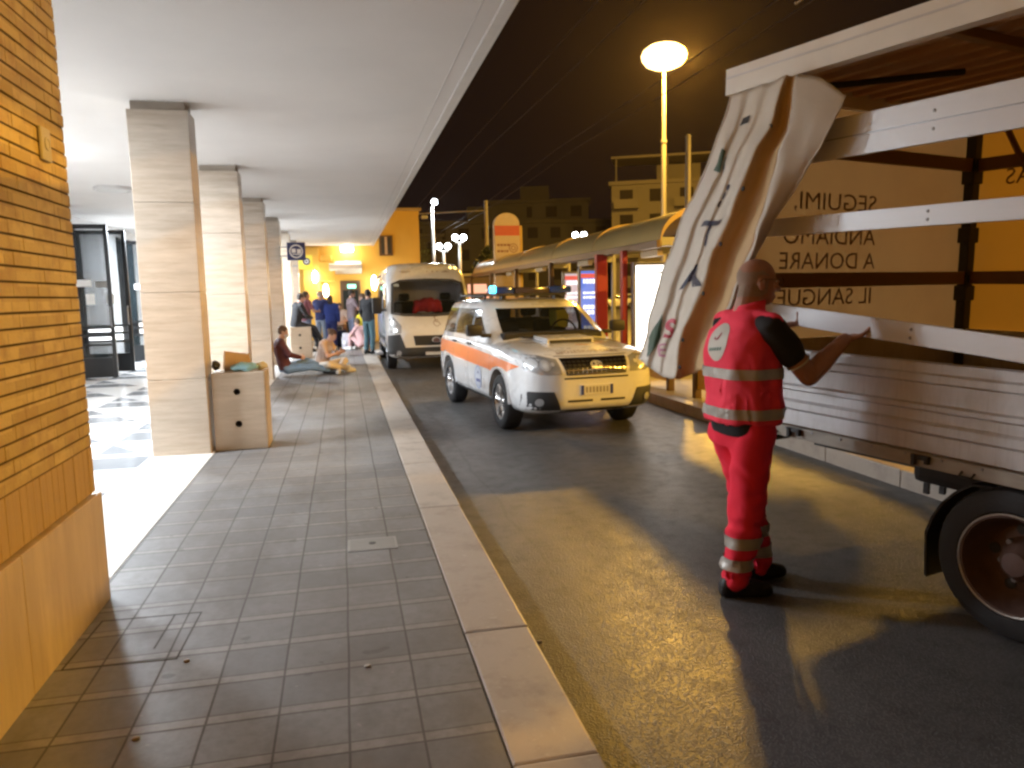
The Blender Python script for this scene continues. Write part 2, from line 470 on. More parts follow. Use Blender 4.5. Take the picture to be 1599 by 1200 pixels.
# platform of the bus stop on the other side of the lane
M_PLAT = pm('platform_concrete', (.40, .37, .31), .75, var=.18, scale=2, bump=.3, bscale=25)
b = BM(); prism(b, [(4.62, 4.4), (4.78, 4.28), (5.3, 4.25), (6.6, 4.25), (7.2, 4.4), (7.35, 4.6), (7.35, 60), (4.62, 60)], .44, 'z', -.3)
tag(obj('platform_pavement', b, M_PLAT), kind='structure')
b = BM(); lay = b.faces.layers.float.new('tone'); y = 4.3
while y < 60:
    n0 = set(b.faces); t = random.uniform(0, .5); box(b, (4.45, y + .004, -.3), (4.616, y + 1.0, .15), .012); y += 1.004
    for f in set(b.faces) - n0: f[lay] = t
tag(obj('platform_kerb', b, M_KERB), kind='structure')

# ------------------------------------------------------------------ brick pier on the left
t = thing('brick_wall', 'ochre brick wall in the left foreground with raked joints above a stone plinth', 'brick wall', (0, 0, 0))
b = BM(); z = .952; k = 0
while z < ZC - .01:
    z1 = min(z + .052, ZC - .004)
    jit = .0015 * math.sin(k * 12.9898)
    box(b, (-6.0, -6, z), (-1.40, -.2, z1)); box(b, (-6.0, -.2, z), (-1.2785, 4.118, z1))
    yb_ = 4.128
    while yb_ > -.2:
        y2_ = yb_ - (.25 if yb_ < 4.12 else (.25, .16, .22, .11)[k % 4]); o1, o2 = random.gauss(0, .0009), random.gauss(0, .0007)
        box(b, (-1.30, y2_ + .0012, z + o2 * .6), (-1.272 + o1, yb_ - .0012, z1 + o2)); yb_ = y2_
    z += .062; k += 1
obj('brick_courses', b, M_BRICK, t)
b = BM(); box(b, (-5.98, -5.98, .72), (-1.2775, 4.1265, ZC - .002)); obj('mortar_core', b, M_MORTAR, t)
b = BM(); y = -6
while y < 4.12:
    box(b, (-1.6, y + .002, .716), (-1.272 + random.uniform(-.0015, .0015), min(y + .0655, 4.128), .944), .002); y += .0675
box(b, (-5.9, 4.0, .716), (-1.61, 4.128, .944))
obj('soldier_course', b, M_SOLDIER, t)
b = BM(); y = -6; 
for y0, y1 in ((-6, -3.6), (-3.6, -1.9), (-1.9, .45), (.45, 1.95), (1.95, 3.15), (3.15, 4.155)):
    box(b, (-1.9, y0 + .0015, 0), (-1.25, y1 - .0015, .705), .006)
box(b, (-5.95, 3.6, 0), (-1.91, 4.15, .705), .006)
obj('plinth', b, M_PLINTH, t)
pl = tag(obj('number_plaque', (lambda b: (box(b, (-1.268, 3.775, 2.295), (-1.253, 3.885, 2.44), .006), b)[1])(BM()), pm('plaque_stone', (.46, .42, .36), .6)),
    'small worn stone plaque fixed high on the ochre brick wall', 'plaque')
b = BM(); lathe(b, [(.028, 0), (.03, .004), (.022, .006), (.02, .003)], 20, 'x', (-1.253, 3.83, 2.37)); obj('emblem', b, MATS['plaque_stone'], pl)

# ------------------------------------------------------------------ portico: canopy, columns, facade, doors, lamps
t = thing('station_canopy', 'broad flat white canopy over the pavement and portico', 'canopy')
b = BM(); box(b, (-6, -8, ZC), (1.10, 28.4, ZC + .30)); obj('soffit', b, M_CEIL, t)
b = BM(); box(b, (1.102, -8, ZC - .012), (1.20, 28.4, ZC + .32), .006); obj('fascia', b, pm('fascia_paint', (.60, .58, .55), .7), t)
b = BM(); box(b, (.97, -8, ZC - .0035), (.985, 28.4, ZC + .01)); obj('drip_groove', b, pm('groove_grey', (.60, .585, .57), .8), t)
colw = thing('stone_column', 'nearest travertine column, beside the stone block holding a paper bag', 'column', (-1.632, 7.94, ZP), 0, 'travertine columns along the portico')
b = BM()
zs = [0, .76, 1.61, 2.47, 3.33]
for z0, z1 in zip(zs, zs[1:]): box(b, (-.272, 0, z0 + .0015), (.272, .36, z1 - .0015), .006)
obj('shaft', b, M_COL, colw)
b = BM(); box(b, (-.24, .03, 3.331), (.24, .33, 3.409)); obj('neck', b, pm('neck_stone', (.36, .31, .26), .8), colw)
cl = ['second travertine column from the camera, behind the paper bag', 'third travertine column, with the man in maroon leaning on it',
      'fourth travertine column, just before the blue square sign', 'fifth travertine column, near the seated man in black', 'farthest travertine column, next to the yellow building']
for i in range(5): dup(colw, (-1.632, 7.94 + 3.53 * (i + 1), ZP), 0, cl[i])
# facade with door openings
t = thing('station_facade', 'white station front wall behind the portico with tall openings', 'wall')
b = BM()
ops = [(12.0, 13.6), (16.85, 18.2), (21.4, 22.8)]
ys = [4.14]
for a, c in ops: ys += [a, c]
ys.append(29)
for a, c in zip(ys[0::2], ys[1::2]): box(b, (-5.85, a, 0), (-5.6, c, ZC - .002))
for a, c in ops: box(b, (-5.848, a + .001, 3.30), (-5.602, c - .001, ZC - .004))
obj('wall', b, M_WHITEWALL, t)
for a, c in ops:
    b = BM()
    for yy in (a, c): box(b, (-5.9, yy - .04, ZP), (-5.56, yy + .04, 3.34), .005)
    box(b, (-5.9, a + .041, 3.26), (-5.56, c - .041, 3.338), .005)
    obj('door_frame', b, M_BLACKMETAL, t)
# hall behind the openings
t = thing('ticket_hall', 'bright white ticket hall seen through the open glass doors', 'hall')
b = BM(); box(b, (-12, 6, -.2), (-5.86, 28, ZP - .004)); obj('hall_floor', b, M_MARBLE, t)
b = BM(); box(b, (-12.2, 6, -.2), (-12.0, 28, 3.9)); box(b, (-12, 5.8, -.2), (-5.86, 6, 3.9)); box(b, (-12, 28, -.2), (-5.86, 28.2, 3.9)); obj('hall_wall', b, M_WHITEWALL, t)
b = BM(); box(b, (-12.2, 5.8, 3.9), (-5.86, 28.2, 4.0)); obj('hall_ceiling', b, M_CEIL, t)
for yy in (11, 16, 21, 26):
    b = BM(); box(b, (-9.2, yy - .6, 3.82), (-8.6, yy + .6, 3.898)); obj('hall_lamp', b, M_CEILLAMP, t)
    disc('hall_lamp_light', (-8.9, yy, 3.80), 130, COOL, 1.0, t)
# glass door leaves standing open
def door_leaf(loc, rz, label):
    t = thing('glass_door', label, 'door', loc, rz, 'open glass doors of the station')
    w, h = .98, 3.1
    b = BM()
    for x0, x1 in ((0, .075), (w - .075, w)): box(b, (x0, -.025, .01), (x1, .025, h), .004)
    box(b, (.076, -.024, h - .09), (w - .076, .024, h - .001), .003)
    box(b, (.076, -.024, .011), (w - .076, .024, .42), .003)
    for z0 in (.66, .84, 1.0): box(b, (.076, -.022, z0), (w - .076, .022, z0 + .055), .003)
    obj('frame', b, M_BLACKMETAL, t)
    b = BM(); box(b, (.077, -.004, .421), (w - .077, .004, .659)); box(b, (.077, -.004, 1.056), (w - .077, .004, h - .091)); obj('pane', b, M_GLASS, t)
    b = BM(); tube(b, [(w - .04, -.03, 1.05), (w - .04, -.075, 1.08), (w - .04, -.075, 1.42), (w - .04, -.03, 1.45)], .012); obj('handle', b, M_GREYMETAL, t)
    b = BM(); box(b, (.30, -.012, 1.86), (.62, -.006, 2.0)); box(b, (.5, -.012, 1.5), (.66, -.006, 1.72)); obj('notice', b, pm('paper', (.75, .75, .73), .7), t)
door_leaf((-5.55, 16.82, ZP), R(3), 'nearest open glass door with white notices, just beyond the brick wall')
door_leaf((-5.56, 18.24, ZP), R(-2), 'open glass door right behind the nearest one')
door_leaf((-5.55, 21.36, ZP), R(5), 'farthest open glass door, half hidden by the first column')
# round ceiling lamps in the portico
def ceil_lamp(y, on, label):
    t = thing('ceiling_lamp', label, 'ceiling lamp', (-3.6, y, ZC), 0, 'round ceiling lamps of the portico')
    b = BM(); lathe(b, [(.29, 0), (.29, -.05), (.265, -.06), (.255, -.05), (.255, 0)], 32); obj('rim', b, pm('lamp_rim', (.62, .61, .6), .5), t)
    b = BM(); lathe(b, [(.254, -.03), (.2, -.058), (.1, -.068), (.001, -.07)], 32)
    obj('diffuser', b, M_CEILLAMP if on else pm('dead_diffuser', (.6, .6, .58), .4), t)
    if on:
        point('ceiling_lamp_light', (0, 0, -.24), on * .05, COOL, .16, t)
        disc('ceiling_lamp_light', (0, 0, -.085), on * .95, COOL, .5, t)
LAMP_P = 395
ceil_lamp(10.5, LAMP_P * .58, 'unseen round ceiling lamp lit to brighten the car, between the hidden one and the unlit one')  # unseen lamp switched on to brighten the car side
ceil_lamp(7.4, LAMP_P * .92, 'lit round ceiling lamp hidden behind the brick wall')
ceil_lamp(13.83, 0, 'unlit round ceiling lamp left of the first column')
ceil_lamp(20.4, LAMP_P * 1.9, 'lit round ceiling lamp over the middle of the portico')
ceil_lamp(25.2, LAMP_P * .45, 'lit round ceiling lamp at the far end of the portico')
# ------------------------------------------------------------------ sodium masts
def mast(loc, label, h, power):
    t = thing('street_lamp', label, 'street lamp', loc, 0, 'tall sodium lamp masts')
    b = BM(); tube(b, [(0, 0, 0), (0, 0, h * .35)], [.24, .21], 14); tube(b, [(0, 0, h * .35), (0, 0, h * .68)], [.19, .16], 14); tube(b, [(0, 0, h * .68), (0, 0, h - .3)], [.14, .11], 14)
    for z, r in ((h * .35, .25), (h * .68, .2), (h * .2, .245)): lathe(b, [(r, -.09), (r, .09)], 14, 'z', (0, 0, z))
    obj('pole', b, M_POLE, t, True, 40)
    b = BM(); lathe(b, [(.3, .78), (.34, .84), (.2, .92), (.01, .94)], 28, 'z', (0, 0, h)); obj('lamp_hood', b, M_GREYMETAL, t, True)
    b = BM()
    lathe(b, [(.2, -.80), (.75, -.76), (1.2, -.55), (1.45, -.22), (1.5, .05), (1.38, .34), (1.0, .62), (.5, .74), (.01, .77)], 36, 'z', (0, 0, h))
    obj('lamp_glass', b, M_SODIUMLAMP, t, True)
    for k in range(2):
        point('sodium_light', (1.9 * (k - .5), -1.95, h - .6), power / 2, SODIUM, .5, t)
    return t
mast((21.5, 48.7, 0), 'tall sodium mast glowing orange above the bus shelter', 17.1, 27000)
t = thing('street_lamp', 'sodium street lamp behind the camera on the right', 'street lamp', (16.4, -8, 0), 0, 'tall sodium lamp masts')
b = BM(); tube(b, [(0, 0, 0), (0, 0, 9.6)], [.11, .07], 12); tube(b, [(0, 0, 9.5), (-.6, .5, 9.8), (-1.4, 1.0, 9.85)], .05, 8); obj('pole', b, M_POLE, t, True)
b = BM(); box(b, (-1.75, .85, 9.75), (-1.15, 1.25, 9.9), .04); obj('lamp_hood', b, M_GREYMETAL, t)
b = BM(); box(b, (-1.7, .9, 9.70), (-1.2, 1.2, 9.748), .01); obj('lamp_glass', b, M_SODIUMLAMP, t)
SL_ = point('sodium_light', (-1.45, 1.05, 9.55), 9500, SODIUM, .16, t)
t2 = dup(t, (37, -3, 0), R(-25), 'added unseen sodium street lamp farther off on the right')  # unseen lamp added to lighten the upper brick wall
[c for c in t2.children if c.type == 'LIGHT'][0].data = SL_.data.copy()
[c for c in t2.children if c.type == 'LIGHT'][0].data.energy = 30000
# slim pole beside the mast
t = thing('slim_pole', 'slim bare grey pole standing right of the glowing mast', 'pole', (12.9, 27.0, 0))
b = BM(); tube(b, [(0, 0, 0), (0, 0, 7.4)], [.13, .1], 10); lathe(b, [(.14, 0), (.14, .08)], 10, 'z', (0, 0, 4.6)); lathe(b, [(.12, 0), (.08, .06), (.01, .08)], 10, 'z', (0, 0, 7.38)); obj('pole', b, M_POLE, t, True, 40)
# white globe lamps far down the road
def globe(loc, heads, label, h):
    t = thing('globe_lamp', label, 'street lamp', loc, 0, 'white globe lamps down the road')
    b = BM(); tube(b, [(0, 0, 0), (0, 0, h - .25)], [.12, .08], 8)
    if len(heads) > 1: tube(b, [(heads[0], 0, h - .3), (heads[-1], 0, h - .3)], .05, 6)
    obj('pole', b, M_POLE, t, True)
    for x in heads:
        b = BM(); ell(b, (x, 0, h), (.175, .175, .175), None, 14); obj('globe', b, M_WHITELAMP, t, True)
    return t
g1 = globe((5.45, 45.8, 0), [.14], 'single white globe lamp on the pole nearest the yellow building', 7.22)
globe((6.0, 45.4, 0), [-.26, .26], 'lowest pair of white globe lamps, left of the pair over the white van', 4.6)
globe((6.95, 45.3, 0), [-.25, .25], 'pair of white globe lamps right above the white van', 5.1)
globe((9.85, 44.7, 0), [-.3, .3], 'pair of white globe lamps over the bus stop totem', 5.76)
globe((13.93, 43.7, 0), [-.26, .26], 'pair of white globe lamps above the bus shelter roof', 5.08)
point('globe_light', (.14, -.4, 7.0), 500, (.85, .95, 1), .3, g1)
# overhead trolley wires
M_WIRE = pm('copper_wire', (.05, .035, .03), .6, metal=.3)
for i, (x0, x1, zz, lab) in enumerate(((3.55, 3.1, 5.6, 'leftmost overhead trolley wire'), (4.2, 3.7, 5.62, 'second overhead trolley wire from the left'), (5.75, 6.3, 5.6, 'third overhead trolley wire from the left'), (6.25, 6.85, 5.62, 'rightmost overhead trolley wire'))):
    b = BM(); pts = []
    for k in range(25):
        u = k / 24; pts.append((x0 + (x1 - x0) * u, -4 + 74 * u, zz - .12 * abs(math.sin(u * math.pi * 3))))
    tube(b, pts, .007, 6)
    w_ = tag(obj('overhead_wire', b, M_WIRE), lab + ' crossing the dark sky', 'wire', 'overhead trolley wires')
    b = BM(); yy = (7.2, 7.9, 9.2, 9.6)[i]; xx = x0 + (x1 - x0) * (yy + 4) / 74
    tube(b, [(xx, yy, zz - .01), (xx, yy + .35, zz - .01)], .022, 8); obj('clamp', b, pm('clamp_metal', (.5, .45, .4), .25, metal=.9), w_)
t = thing('wire_post', 'dark post carrying the overhead wires behind the bus stop totem', 'post', (7.6, 40, 0))
b = BM(); tube(b, [(0, 0, 0), (0, 0, 6.6)], [.13, .1], 10); tube(b, [(.1, 0, 6.1), (-4.9, 0, 5.85)], .03, 6); obj('pole', b, M_POLE, t)

# ------------------------------------------------------------------ bus shelter
M_BRONZE = pm('bronze_roof', (.56, .42, .17), .42, metal=.2, var=.15, scale=2, coat=.2)
M_RIB = pm('rib_paint', (.50, .36, .16), .4, metal=.3)
M_RED = pm('red_post', (.42, .035, .03), .4, var=.15, coat=.3)
t = thing('bus_shelter', 'long bus shelter with a curved bronze roof on red posts', 'bus shelter')
prof = [(4.82, 2.42), (4.88, 2.62), (5.05, 2.80), (5.35, 2.93), (5.75, 2.97), (6.1, 2.9), (6.32, 2.74)]
def sm(p, k=4):
    out = []
    for i in range(len(p) - 1):
        p0, p1, p2, p3 = p[max(i - 1, 0)], p[i], p[i + 1], p[min(i + 2, len(p) - 1)]
        for j in range(k):
            u = j / k
            out.append(tuple(.5 * (2 * p1[c] + (p2[c] - p0[c]) * u + (2 * p0[c] - 5 * p1[c] + 4 * p2[c] - p3[c]) * u * u + (3 * p1[c] - p0[c] - 3 * p2[c] + p3[c]) * u ** 3) for c in range(len(p1))))
    return out + [p[-1]]
pr = sm(prof)
b = BM(); prism(b, pr + [(x, z - .035) for x, z in reversed(pr)], 17.3, 'y', 11.05); obj('roof', b, M_BRONZE, t, True, 40)
for y in (11.09, 14.4, 17.4, 20.9, 24.4, 28.3):
    b = BM(); q = [(x, z + .03) for x, z in pr]; prism(b, q + [(x, z - .06) for x, z in reversed(pr)], .09, 'y', y - .045)
    obj('roof_rib', b, M_RIB, t)
pm('gutter_metal', (.15, .10, .065), .4, metal=.5)
for a_, c_ in (((4.76, 11.05, 2.33), (4.85, 28.4, 2.45)), ((6.28, 11.05, 2.62), (6.36, 28.4, 2.72))):
    b = BM(); box(b, a_, c_, .01); obj('gutter', b, MATS['gutter_metal'], t)
for y in (12.35, 13.55, 17.0, 20.6, 24.2, 28.0):
    b = BM(); box(b, (4.62 if y == 13.55 else 4.67, y - .06, ZP), (4.84 if y == 13.55 else 4.77, y + .06, 2.36), .015); obj('post', b, M_RED if y < 14 else MATS['gutter_metal'], t)
    if y in (12.35, 13.55): continue
    b = BM(); box(b, (6.2, y - .05, ZP), (6.28, y + .05, 2.66), .01); obj('rear_post', b, M_GREYMETAL, t)
for y in (11.2, 13.55, 17.0, 20.6, 24.2, 28.0):
    b = BM(); box(b, (4.86, y - .04, 2.36), (6.28, y + .04, 2.5), .01); obj('cross_beam', b, M_GREYMETAL, t)
pm('board_cream', (.55, .45, .28), .5)
for y in (11.7, 15.2, 18.8, 22.4):
    b = BM(); box(b, (4.90, y - .35, 2.22), (5.0, y + .35, 2.33), .01); obj('name_board', b, MATS['board_cream'], t)
# bright advertising panel and timetable panels
def ad(name, x0, x1, y, z0, z1, mat, label, cat):
    t = thing(name, label, cat, ((x0 + x1) / 2, y, ZP)); w = (x1 - x0) / 2
    b = BM(); box(b, (-w - .05, -.06, z0 - ZP - .06), (w + .05, .06, z1 - ZP + .06), .015)
    for s in (-1, 1): box(b, (s * w * .8 - .03, -.04, 0), (s * w * .8 + .03, .04, z0 - ZP - .061))
    obj('frame', b, M_GREYMETAL, t)
    b = BM(); box(b, (-w, -.066, z0 - ZP), (w, -.061, z1 - ZP)); p = obj('lit_face', b, mat, t)
    return t, w, z0 - ZP, z1 - ZP, p
M_LIT = emat('lit_panel_white', (1.0, .97, .93), 3.2)
M_BLUEPANEL = emat('lit_panel_blue', (.10, .19, .72), .75)
M_PALEPANEL = emat('lit_panel_pale', (.55, .50, .62), .6)
M_PANELTXT = emat('lit_panel_text', (.75, .85, 1.0), 1.1)
a_, w, z0, z1, p = ad('advertising_panel', 4.86, 5.75, 12.2, .62, 2.10, M_LIT, 'brightly lit white advertising panel under the bus shelter', 'advertising panel')
b = BM(); 
for (xa, za, xb, zb) in ((-.16, z1 - .14, .08, z1 - .11), (.04, z1 - .11, .10, z1 - .17)): 
    f = [b.verts.new((px_, -.07, pz_)) for px_, pz_ in stroke(xa, za, xb, zb, .03)]; b.faces.new(f)
obj('mark', b, M_BLACKPL, p)
for (x0, x1, y, mt, lab, cat_) in ((5.26, 5.66, 16.5, M_BLUEPANEL, 'blue lit timetable panel beside the wide red shelter post', 'timetable'), (5.48, 5.88, 18.5, M_PALEPANEL, 'pale lit timetable panel left of the blue one', 'timetable')):
    a_, w, z0, z1, p = ad('timetable_panel', x0, x1, y, .45, 2.15, mt, lab, cat_)
    rr = random.Random(3)
    for zc, hh in ((1.78, .10), (1.52, .05), (1.42, .05), (1.2, .09), (1.08, .09), (.72, .12), (.55, .05)):
        b = BM(); xx = -w * .75
        while xx < w * .6:
            ww = rr.uniform(.03, .09); box(b, (xx, -.069, zc - hh / 2), (min(xx + ww, w * .8), -.0665, zc + hh / 2)); xx += ww + .02
        obj('timetable_row', b, M_PANELTXT, p)
    b = BM(); box(b, (-w, -.069, z1 - .16), (w, -.0665, z1 - .06)); obj('heading_band', b, emat('panel_red', (.7, .12, .1), .6), p)
# backlit posters: the glow is set in their own faces
# dark bollards, and sodium-lit ground painted as a low yellow barrier at the platform edge
M_LITYELLOW = pm('sodium_yellow_paint', (.72, .42, .03), .5, var=.1)  # yellow stands for sodium light on the ground
def sodiumboard(y0, y1, label):
    t = thing('lit_ground_panel', label, 'sodiumboard', (4.86, y0, ZP), 0, 'low yellow panels in place of sodium-lit ground')
    L = y1 - y0
    b = BM(); box(b, (-.02, .1, .14), (.02, L - .1, .56), .008); obj('panel', b, M_LITYELLOW, t)
    for yy in (.05, L - .05):
        b = BM(); box(b, (-.05, yy - .05, 0), (.05, yy + .05, .62), .01); obj('post', b, pm('brown_post', (.12, .07, .03), .5), t)
sodiumboard(6.3, 8.05, 'nearest low yellow barrier in place of sodium-lit ground, half hidden by the hanging tarpaulin')
sodiumboard(8.15, 9.9, 'second low yellow barrier in place of sodium-lit ground, right of the white car headlight')
sodiumboard(10.7, 13.3, 'farthest low yellow barrier in place of sodium-lit ground, below the lit white panel')
# bus stop totem
t = thing('bus_stop_totem', 'tall cream bus stop totem with a red band and rounded top', 'totem', (5.33, 24.6, ZP))
pw_, ph = .42, 4.05
pts = [(-pw_, 0), (pw_, 0), (pw_, ph - .25)] + [(pw_ * math.cos(a), ph - .25 + .36 * math.sin(a)) for a in [R(x) for x in range(15, 180, 15)]] + [(-pw_, ph - .25)]
b = BM(); prism(b, pts, .26, 'y', -.13); obj('body', b, pm('totem_cream', (.62, .50, .36), .45), t)
b = BM(); box(b, (pw_ + .001, -.125, .1), (pw_ + .09, .125, ph - .3), .02); obj('side_edge', b, pm('totem_edge', (.62, .40, .08), .4), t)
b = BM(); box(b, (-pw_ * .98, -.136, ph - .62), (pw_ * .98, -.1315, ph - .3)); obj('red_band', b, pm('totem_red', (.62, .12, .08), .5), t)
b = BM(); rr = random.Random(5)
for zc, hh in ((ph - .92, .07), (ph - 1.12, .07), (ph - 1.5, .06), (ph - 1.66, .06)):
    xx = -pw_ * .8
    while xx < .05:
        ww = rr.uniform(.04, .1); box(b, (xx, -.135, zc - hh / 2), (xx + ww, -.1315, zc + hh / 2)); xx += ww + .025
obj('text_rows', b, pm('totem_text', (.28, .12, .08), .6), t)
b = BM()
for p_ in ringpolys(.2, ph - 1.02, .15, .03): b.faces.new([b.verts.new((x, -.134, z)) for x, z in p_])
for p_ in ringpolys(.2, ph - 1.02, .08, .03): b.faces.new([b.verts.new((x, -.134, z)) for x, z in p_])
obj('round_emblem', b, pm('emblem_brown', (.33, .17, .12), .6), t)

# ------------------------------------------------------------------ yellow building at the end of the pavement
t = thing('yellow_building', 'low ochre yellow building closing off the far end of the pavement', 'building')
b = BM(); box(b, (-7, 29.0, 0), (2.93, 40, 4.86), .02); obj('wall', b, M_YELLOW, t)
b = BM(); box(b, (-7.1, 28.9, 4.862), (3.03, 40.1, 4.96), .02); obj('roof', b, pm('roof_edge', (.4, .28, .12), .7), t)
b = BM(); box(b, (3.03, 28.86, 4.55), (3.25, 29.1, 4.68), .02); obj('corner_floodlight', b, M_GREYMETAL, t)
b = BM(); box(b, (1.42, 28.93, 3.2), (1.92, 29.03, 3.95), .01)
w_ = obj('window', b, pm('window_brown', (.10, .05, .02), .5), t)
b = BM(); box(b, (1.49, 28.915, 3.27), (1.61, 28.928, 3.88)); box(b, (1.73, 28.915, 3.27), (1.85, 28.928, 3.88)); obj('pane', b, M_BLACKPL, w_)
b = BM(); box(b, (1.625, 28.915, 3.25), (1.715, 28.928, 3.9)); obj('mullion', b, pm('mullion_tan', (.45, .3, .18), .5), w_)
b = BM(); box(b, (-.07, 28.92, ZP), (.66, 29.03, 2.30), .01)
d_ = obj('door', b, pm('door_brown', (.09, .055, .03), .4, coat=.3), t)
b = BM(); box(b, (.02, 28.905, .25), (.57, 28.918, 1.95)); obj('pane', b, pm('dark_pane', (.02, .025, .025), .1), d_)
b = BM(); box(b, (.20, 28.86, 2.02), (.50, 28.915, 2.16), .01); obj('exit_light', b, emat('exit_glow', (.25, .9, .62), 2.0), d_)
b = BM(); prism(b, [(28.98, 2.55), (28.98, 3.02), (28.1, 2.86), (28.1, 2.72)], 1.15, 'x', -.42); obj('awning', b, pm('awning_white', (.72, .70, .66), .7), t)
b = BM(); box(b, (.02, 28.84, 3.36), (.46, 28.99, 3.56), .02); obj('floodlight', b, emat('flood_glow', (1, .95, .85), 14), t)
point('flood_light', (.24, 28.55, 3.35), 34, (1, .86, .62), .1, t)
b = BM(); box(b, (-1.35, 28.70, ZP), (-.78, 29.02, 3.5), .01); obj('pilaster', b, M_YELLOW, t)
b = BM(); box(b, (-.80, 28.45, 2.28), (-.22, 28.68, 3.0), .03); box(b, (-.72, 28.46, 2.99), (-.3, 28.67, 3.22), .08); obj('box_sign', b, pm('yellow_sign', (.72, .46, .08), .5), t)
for (x, z, hh) in ((-.94, 2.45, .22), (-.585, 1.95, .24), (1.16, 2.2, .28)):
    b = BM(); ell(b, (x, 28.55, z), (.10, .10, hh), None, 14); obj('wall_lamp', b, emat('wall_lamp_glow', (1, .96, .9), 16), t, True)
    point('wall_lamp_light', (x, 28.3, z), 13, (1, .88, .66), .1, t)

# ------------------------------------------------------------------ hanging signs on the columns
def blade(name, loc, s, body, label, cat):
    t = thing(name, label, cat, loc)
    b = BM(); box(b, (-s, -.03, -s), (s, .03, s), .01); p = obj('plate', b, body, t)
    b = BM(); tube(b, [(-s - .16, 0, s * .5), (-s, 0, s * .5)], .015, 8); tube(b, [(-s - .16, 0, -s * .5), (-s, 0, -s * .5)], .015, 8); obj('bracket', b, M_GREYMETAL, t)
    return t, p
t, p = blade('blue_sign', (-1.0, 18.42, 2.76), .205, pm('sign_blue', (.012, .018, .10), .4), 'square blue hanging sign with a white ring and coach symbol', 'sign')
b = BM()
for q in ringpolys(0, 0, .155, .028): b.faces.new([b.verts.new((x, -.0325, z)) for x, z in q])
for q in (rect(-.10, -.03, -.01, .06), rect(.02, -.05, .11, .05), stroke(-.09, -.06, .1, -.075, .02)): b.faces.new([b.verts.new((x, -.0325, z)) for x, z in q])
obj('symbol', b, pm('sign_white', (.7, .7, .72), .5), p)
t, p = blade('yellow_sign', (-.95, 21.9, 2.67), .19, pm('sign_yellow', (.62, .52, .05), .4), 'square yellow hanging sign with a dark disc', 'sign')
b = BM(); b.faces.new([b.verts.new((x, -.0325, z)) for x, z in circ(0.02, 0.02, .105)]); obj('disc', b, pm('sign_dark', (.10, .08, .07), .5), p)
b = BM(); 
for q in ringpolys(.02, .02, .05, .015): b.faces.new([b.verts.new((x, -.0345, z)) for x, z in q])
obj('ring', b, MATS['sign_white'], p)

# ------------------------------------------------------------------ stone blocks, things on them, hatches
def block(loc, label):
    t = thing('stone_block', label, 'stone block', loc, 0, 'stone seat blocks beside the columns')
    b = BM(); box(b, (-.262, 0, 0), (.262, .44, .80), .014)
    cut = BM()
    for z in (.27, .60):
        lathe(cut, [(.034, -.08), (.034, .06)], 24, 'y', (-.02, 0, z))
    me = modmesh(b, [('BOOLEAN', dict(cut=cut, operation='DIFFERENCE', solver='EXACT'))])
    obj('block', me, mat_travertine('block_stone', (.42, .34, .26), (.56, .47, .37)), t)
    b = BM()
    for z in (.27, .60):
        lathe(b, [(.0335, .06), (.0335, .012), (.026, .010), (.026, .058)], 24, 'y', (-.02, 0, z)); lathe(b, [(.001, .05), (.03, .05)], 24, 'y', (-.02, 0, z))
    obj('socket', b, M_BLACKPL, t)
    return t
bl = block((-1.072, 8.03, ZP), 'nearest stone block with two round holes, holding a paper bag')
dup(bl, (-1.10, 20.2, ZP), 0, 'far stone block with the man in black sitting on it')
def crumple(me, amp, sc, seed=0):
    for v in me.vertices:
        n = noise.noise_vector(v.co * sc + V((seed, seed * 2, 0))); v.co += n * amp
t0 = .94
b = BM()
for f in ([(-.13, -.09, 0), (.13, -.09, 0), (.12, -.07, .155), (-.115, -.075, .185)], [(-.13, .09, 0), (-.115, .075, .19), (.12, .07, .15), (.13, .09, 0)], [(-.13, -.09, 0), (-.115, -.075, .185), (-.115, .075, .19), (-.13, .09, 0)], [(.13, -.09, 0), (.13, .09, 0), (.12, .07, .15), (.12, -.07, .155)], [(-.13, -.09, 0.002), (-.13, .09, .002), (.13, .09, .002), (.13, -.09, .002)]):
    b.faces.new([b.verts.new(p) for p in f])
bmesh.ops.remove_doubles(b, verts=b.verts[:], dist=.001)
bmesh.ops.subdivide_edges(b, edges=b.edges[:], cuts=7, use_grid_fill=True)
me = modmesh(b, [('SOLIDIFY', dict(thickness=.003))]); crumple(me, .014, 11)
o = obj('paper_bag', me, pm('kraft_paper', (.38, .24, .11), .8, var=.2, scale=12), None, True, 50); o.location = (-1.10, 8.24, t0 + .012); o.rotation_euler = (0, 0, R(12))
tag(o, 'crumpled open brown paper bag on the nearest stone block', 'paper bag')
b = BM(); ell(b, (0, 0, .04), (.14, .09, .045), None, 28); me = modmesh(b, []); crumple(me, .03, 14, 3)
o = obj('plastic_bag', me, pm('blue_plastic', (.28, .52, .60), .3, var=.15), None, True); o.location = (-1.02, 8.13, t0 + .004); tag(o, 'crumpled light blue plastic bag in front of the paper bag', 'plastic bag')
b = BM(); ell(b, (0, 0, .035), (.07, .05, .035), None, 24); me = modmesh(b, []); crumple(me, .02, 17, 5)
o = obj('food_wrapper', me, pm('wrapper', (.72, .62, .38), .5), None, True); o.location = (-.87, 8.22, t0 + .006); tag(o, 'crumpled pale yellow wrapper right of the paper bag', 'wrapper')
b = BM(); ell(b, (0, 0, .06), (.05, .07, .05), None, 20); me = modmesh(b, []); crumple(me, .02, 13, 9)
o = obj('black_bag', me, pm('black_cloth', (.03, .03, .032), .7), None, True); o.location = (-1.30, 8.18, t0 + .0); tag(o, 'small black bag squeezed between the block and the column', 'bag')
t = thing('inspection_hatch', 'small metal inspection hatch set in the grey paving near the kerb', 'hatch', (.11, 4.63, ZP))
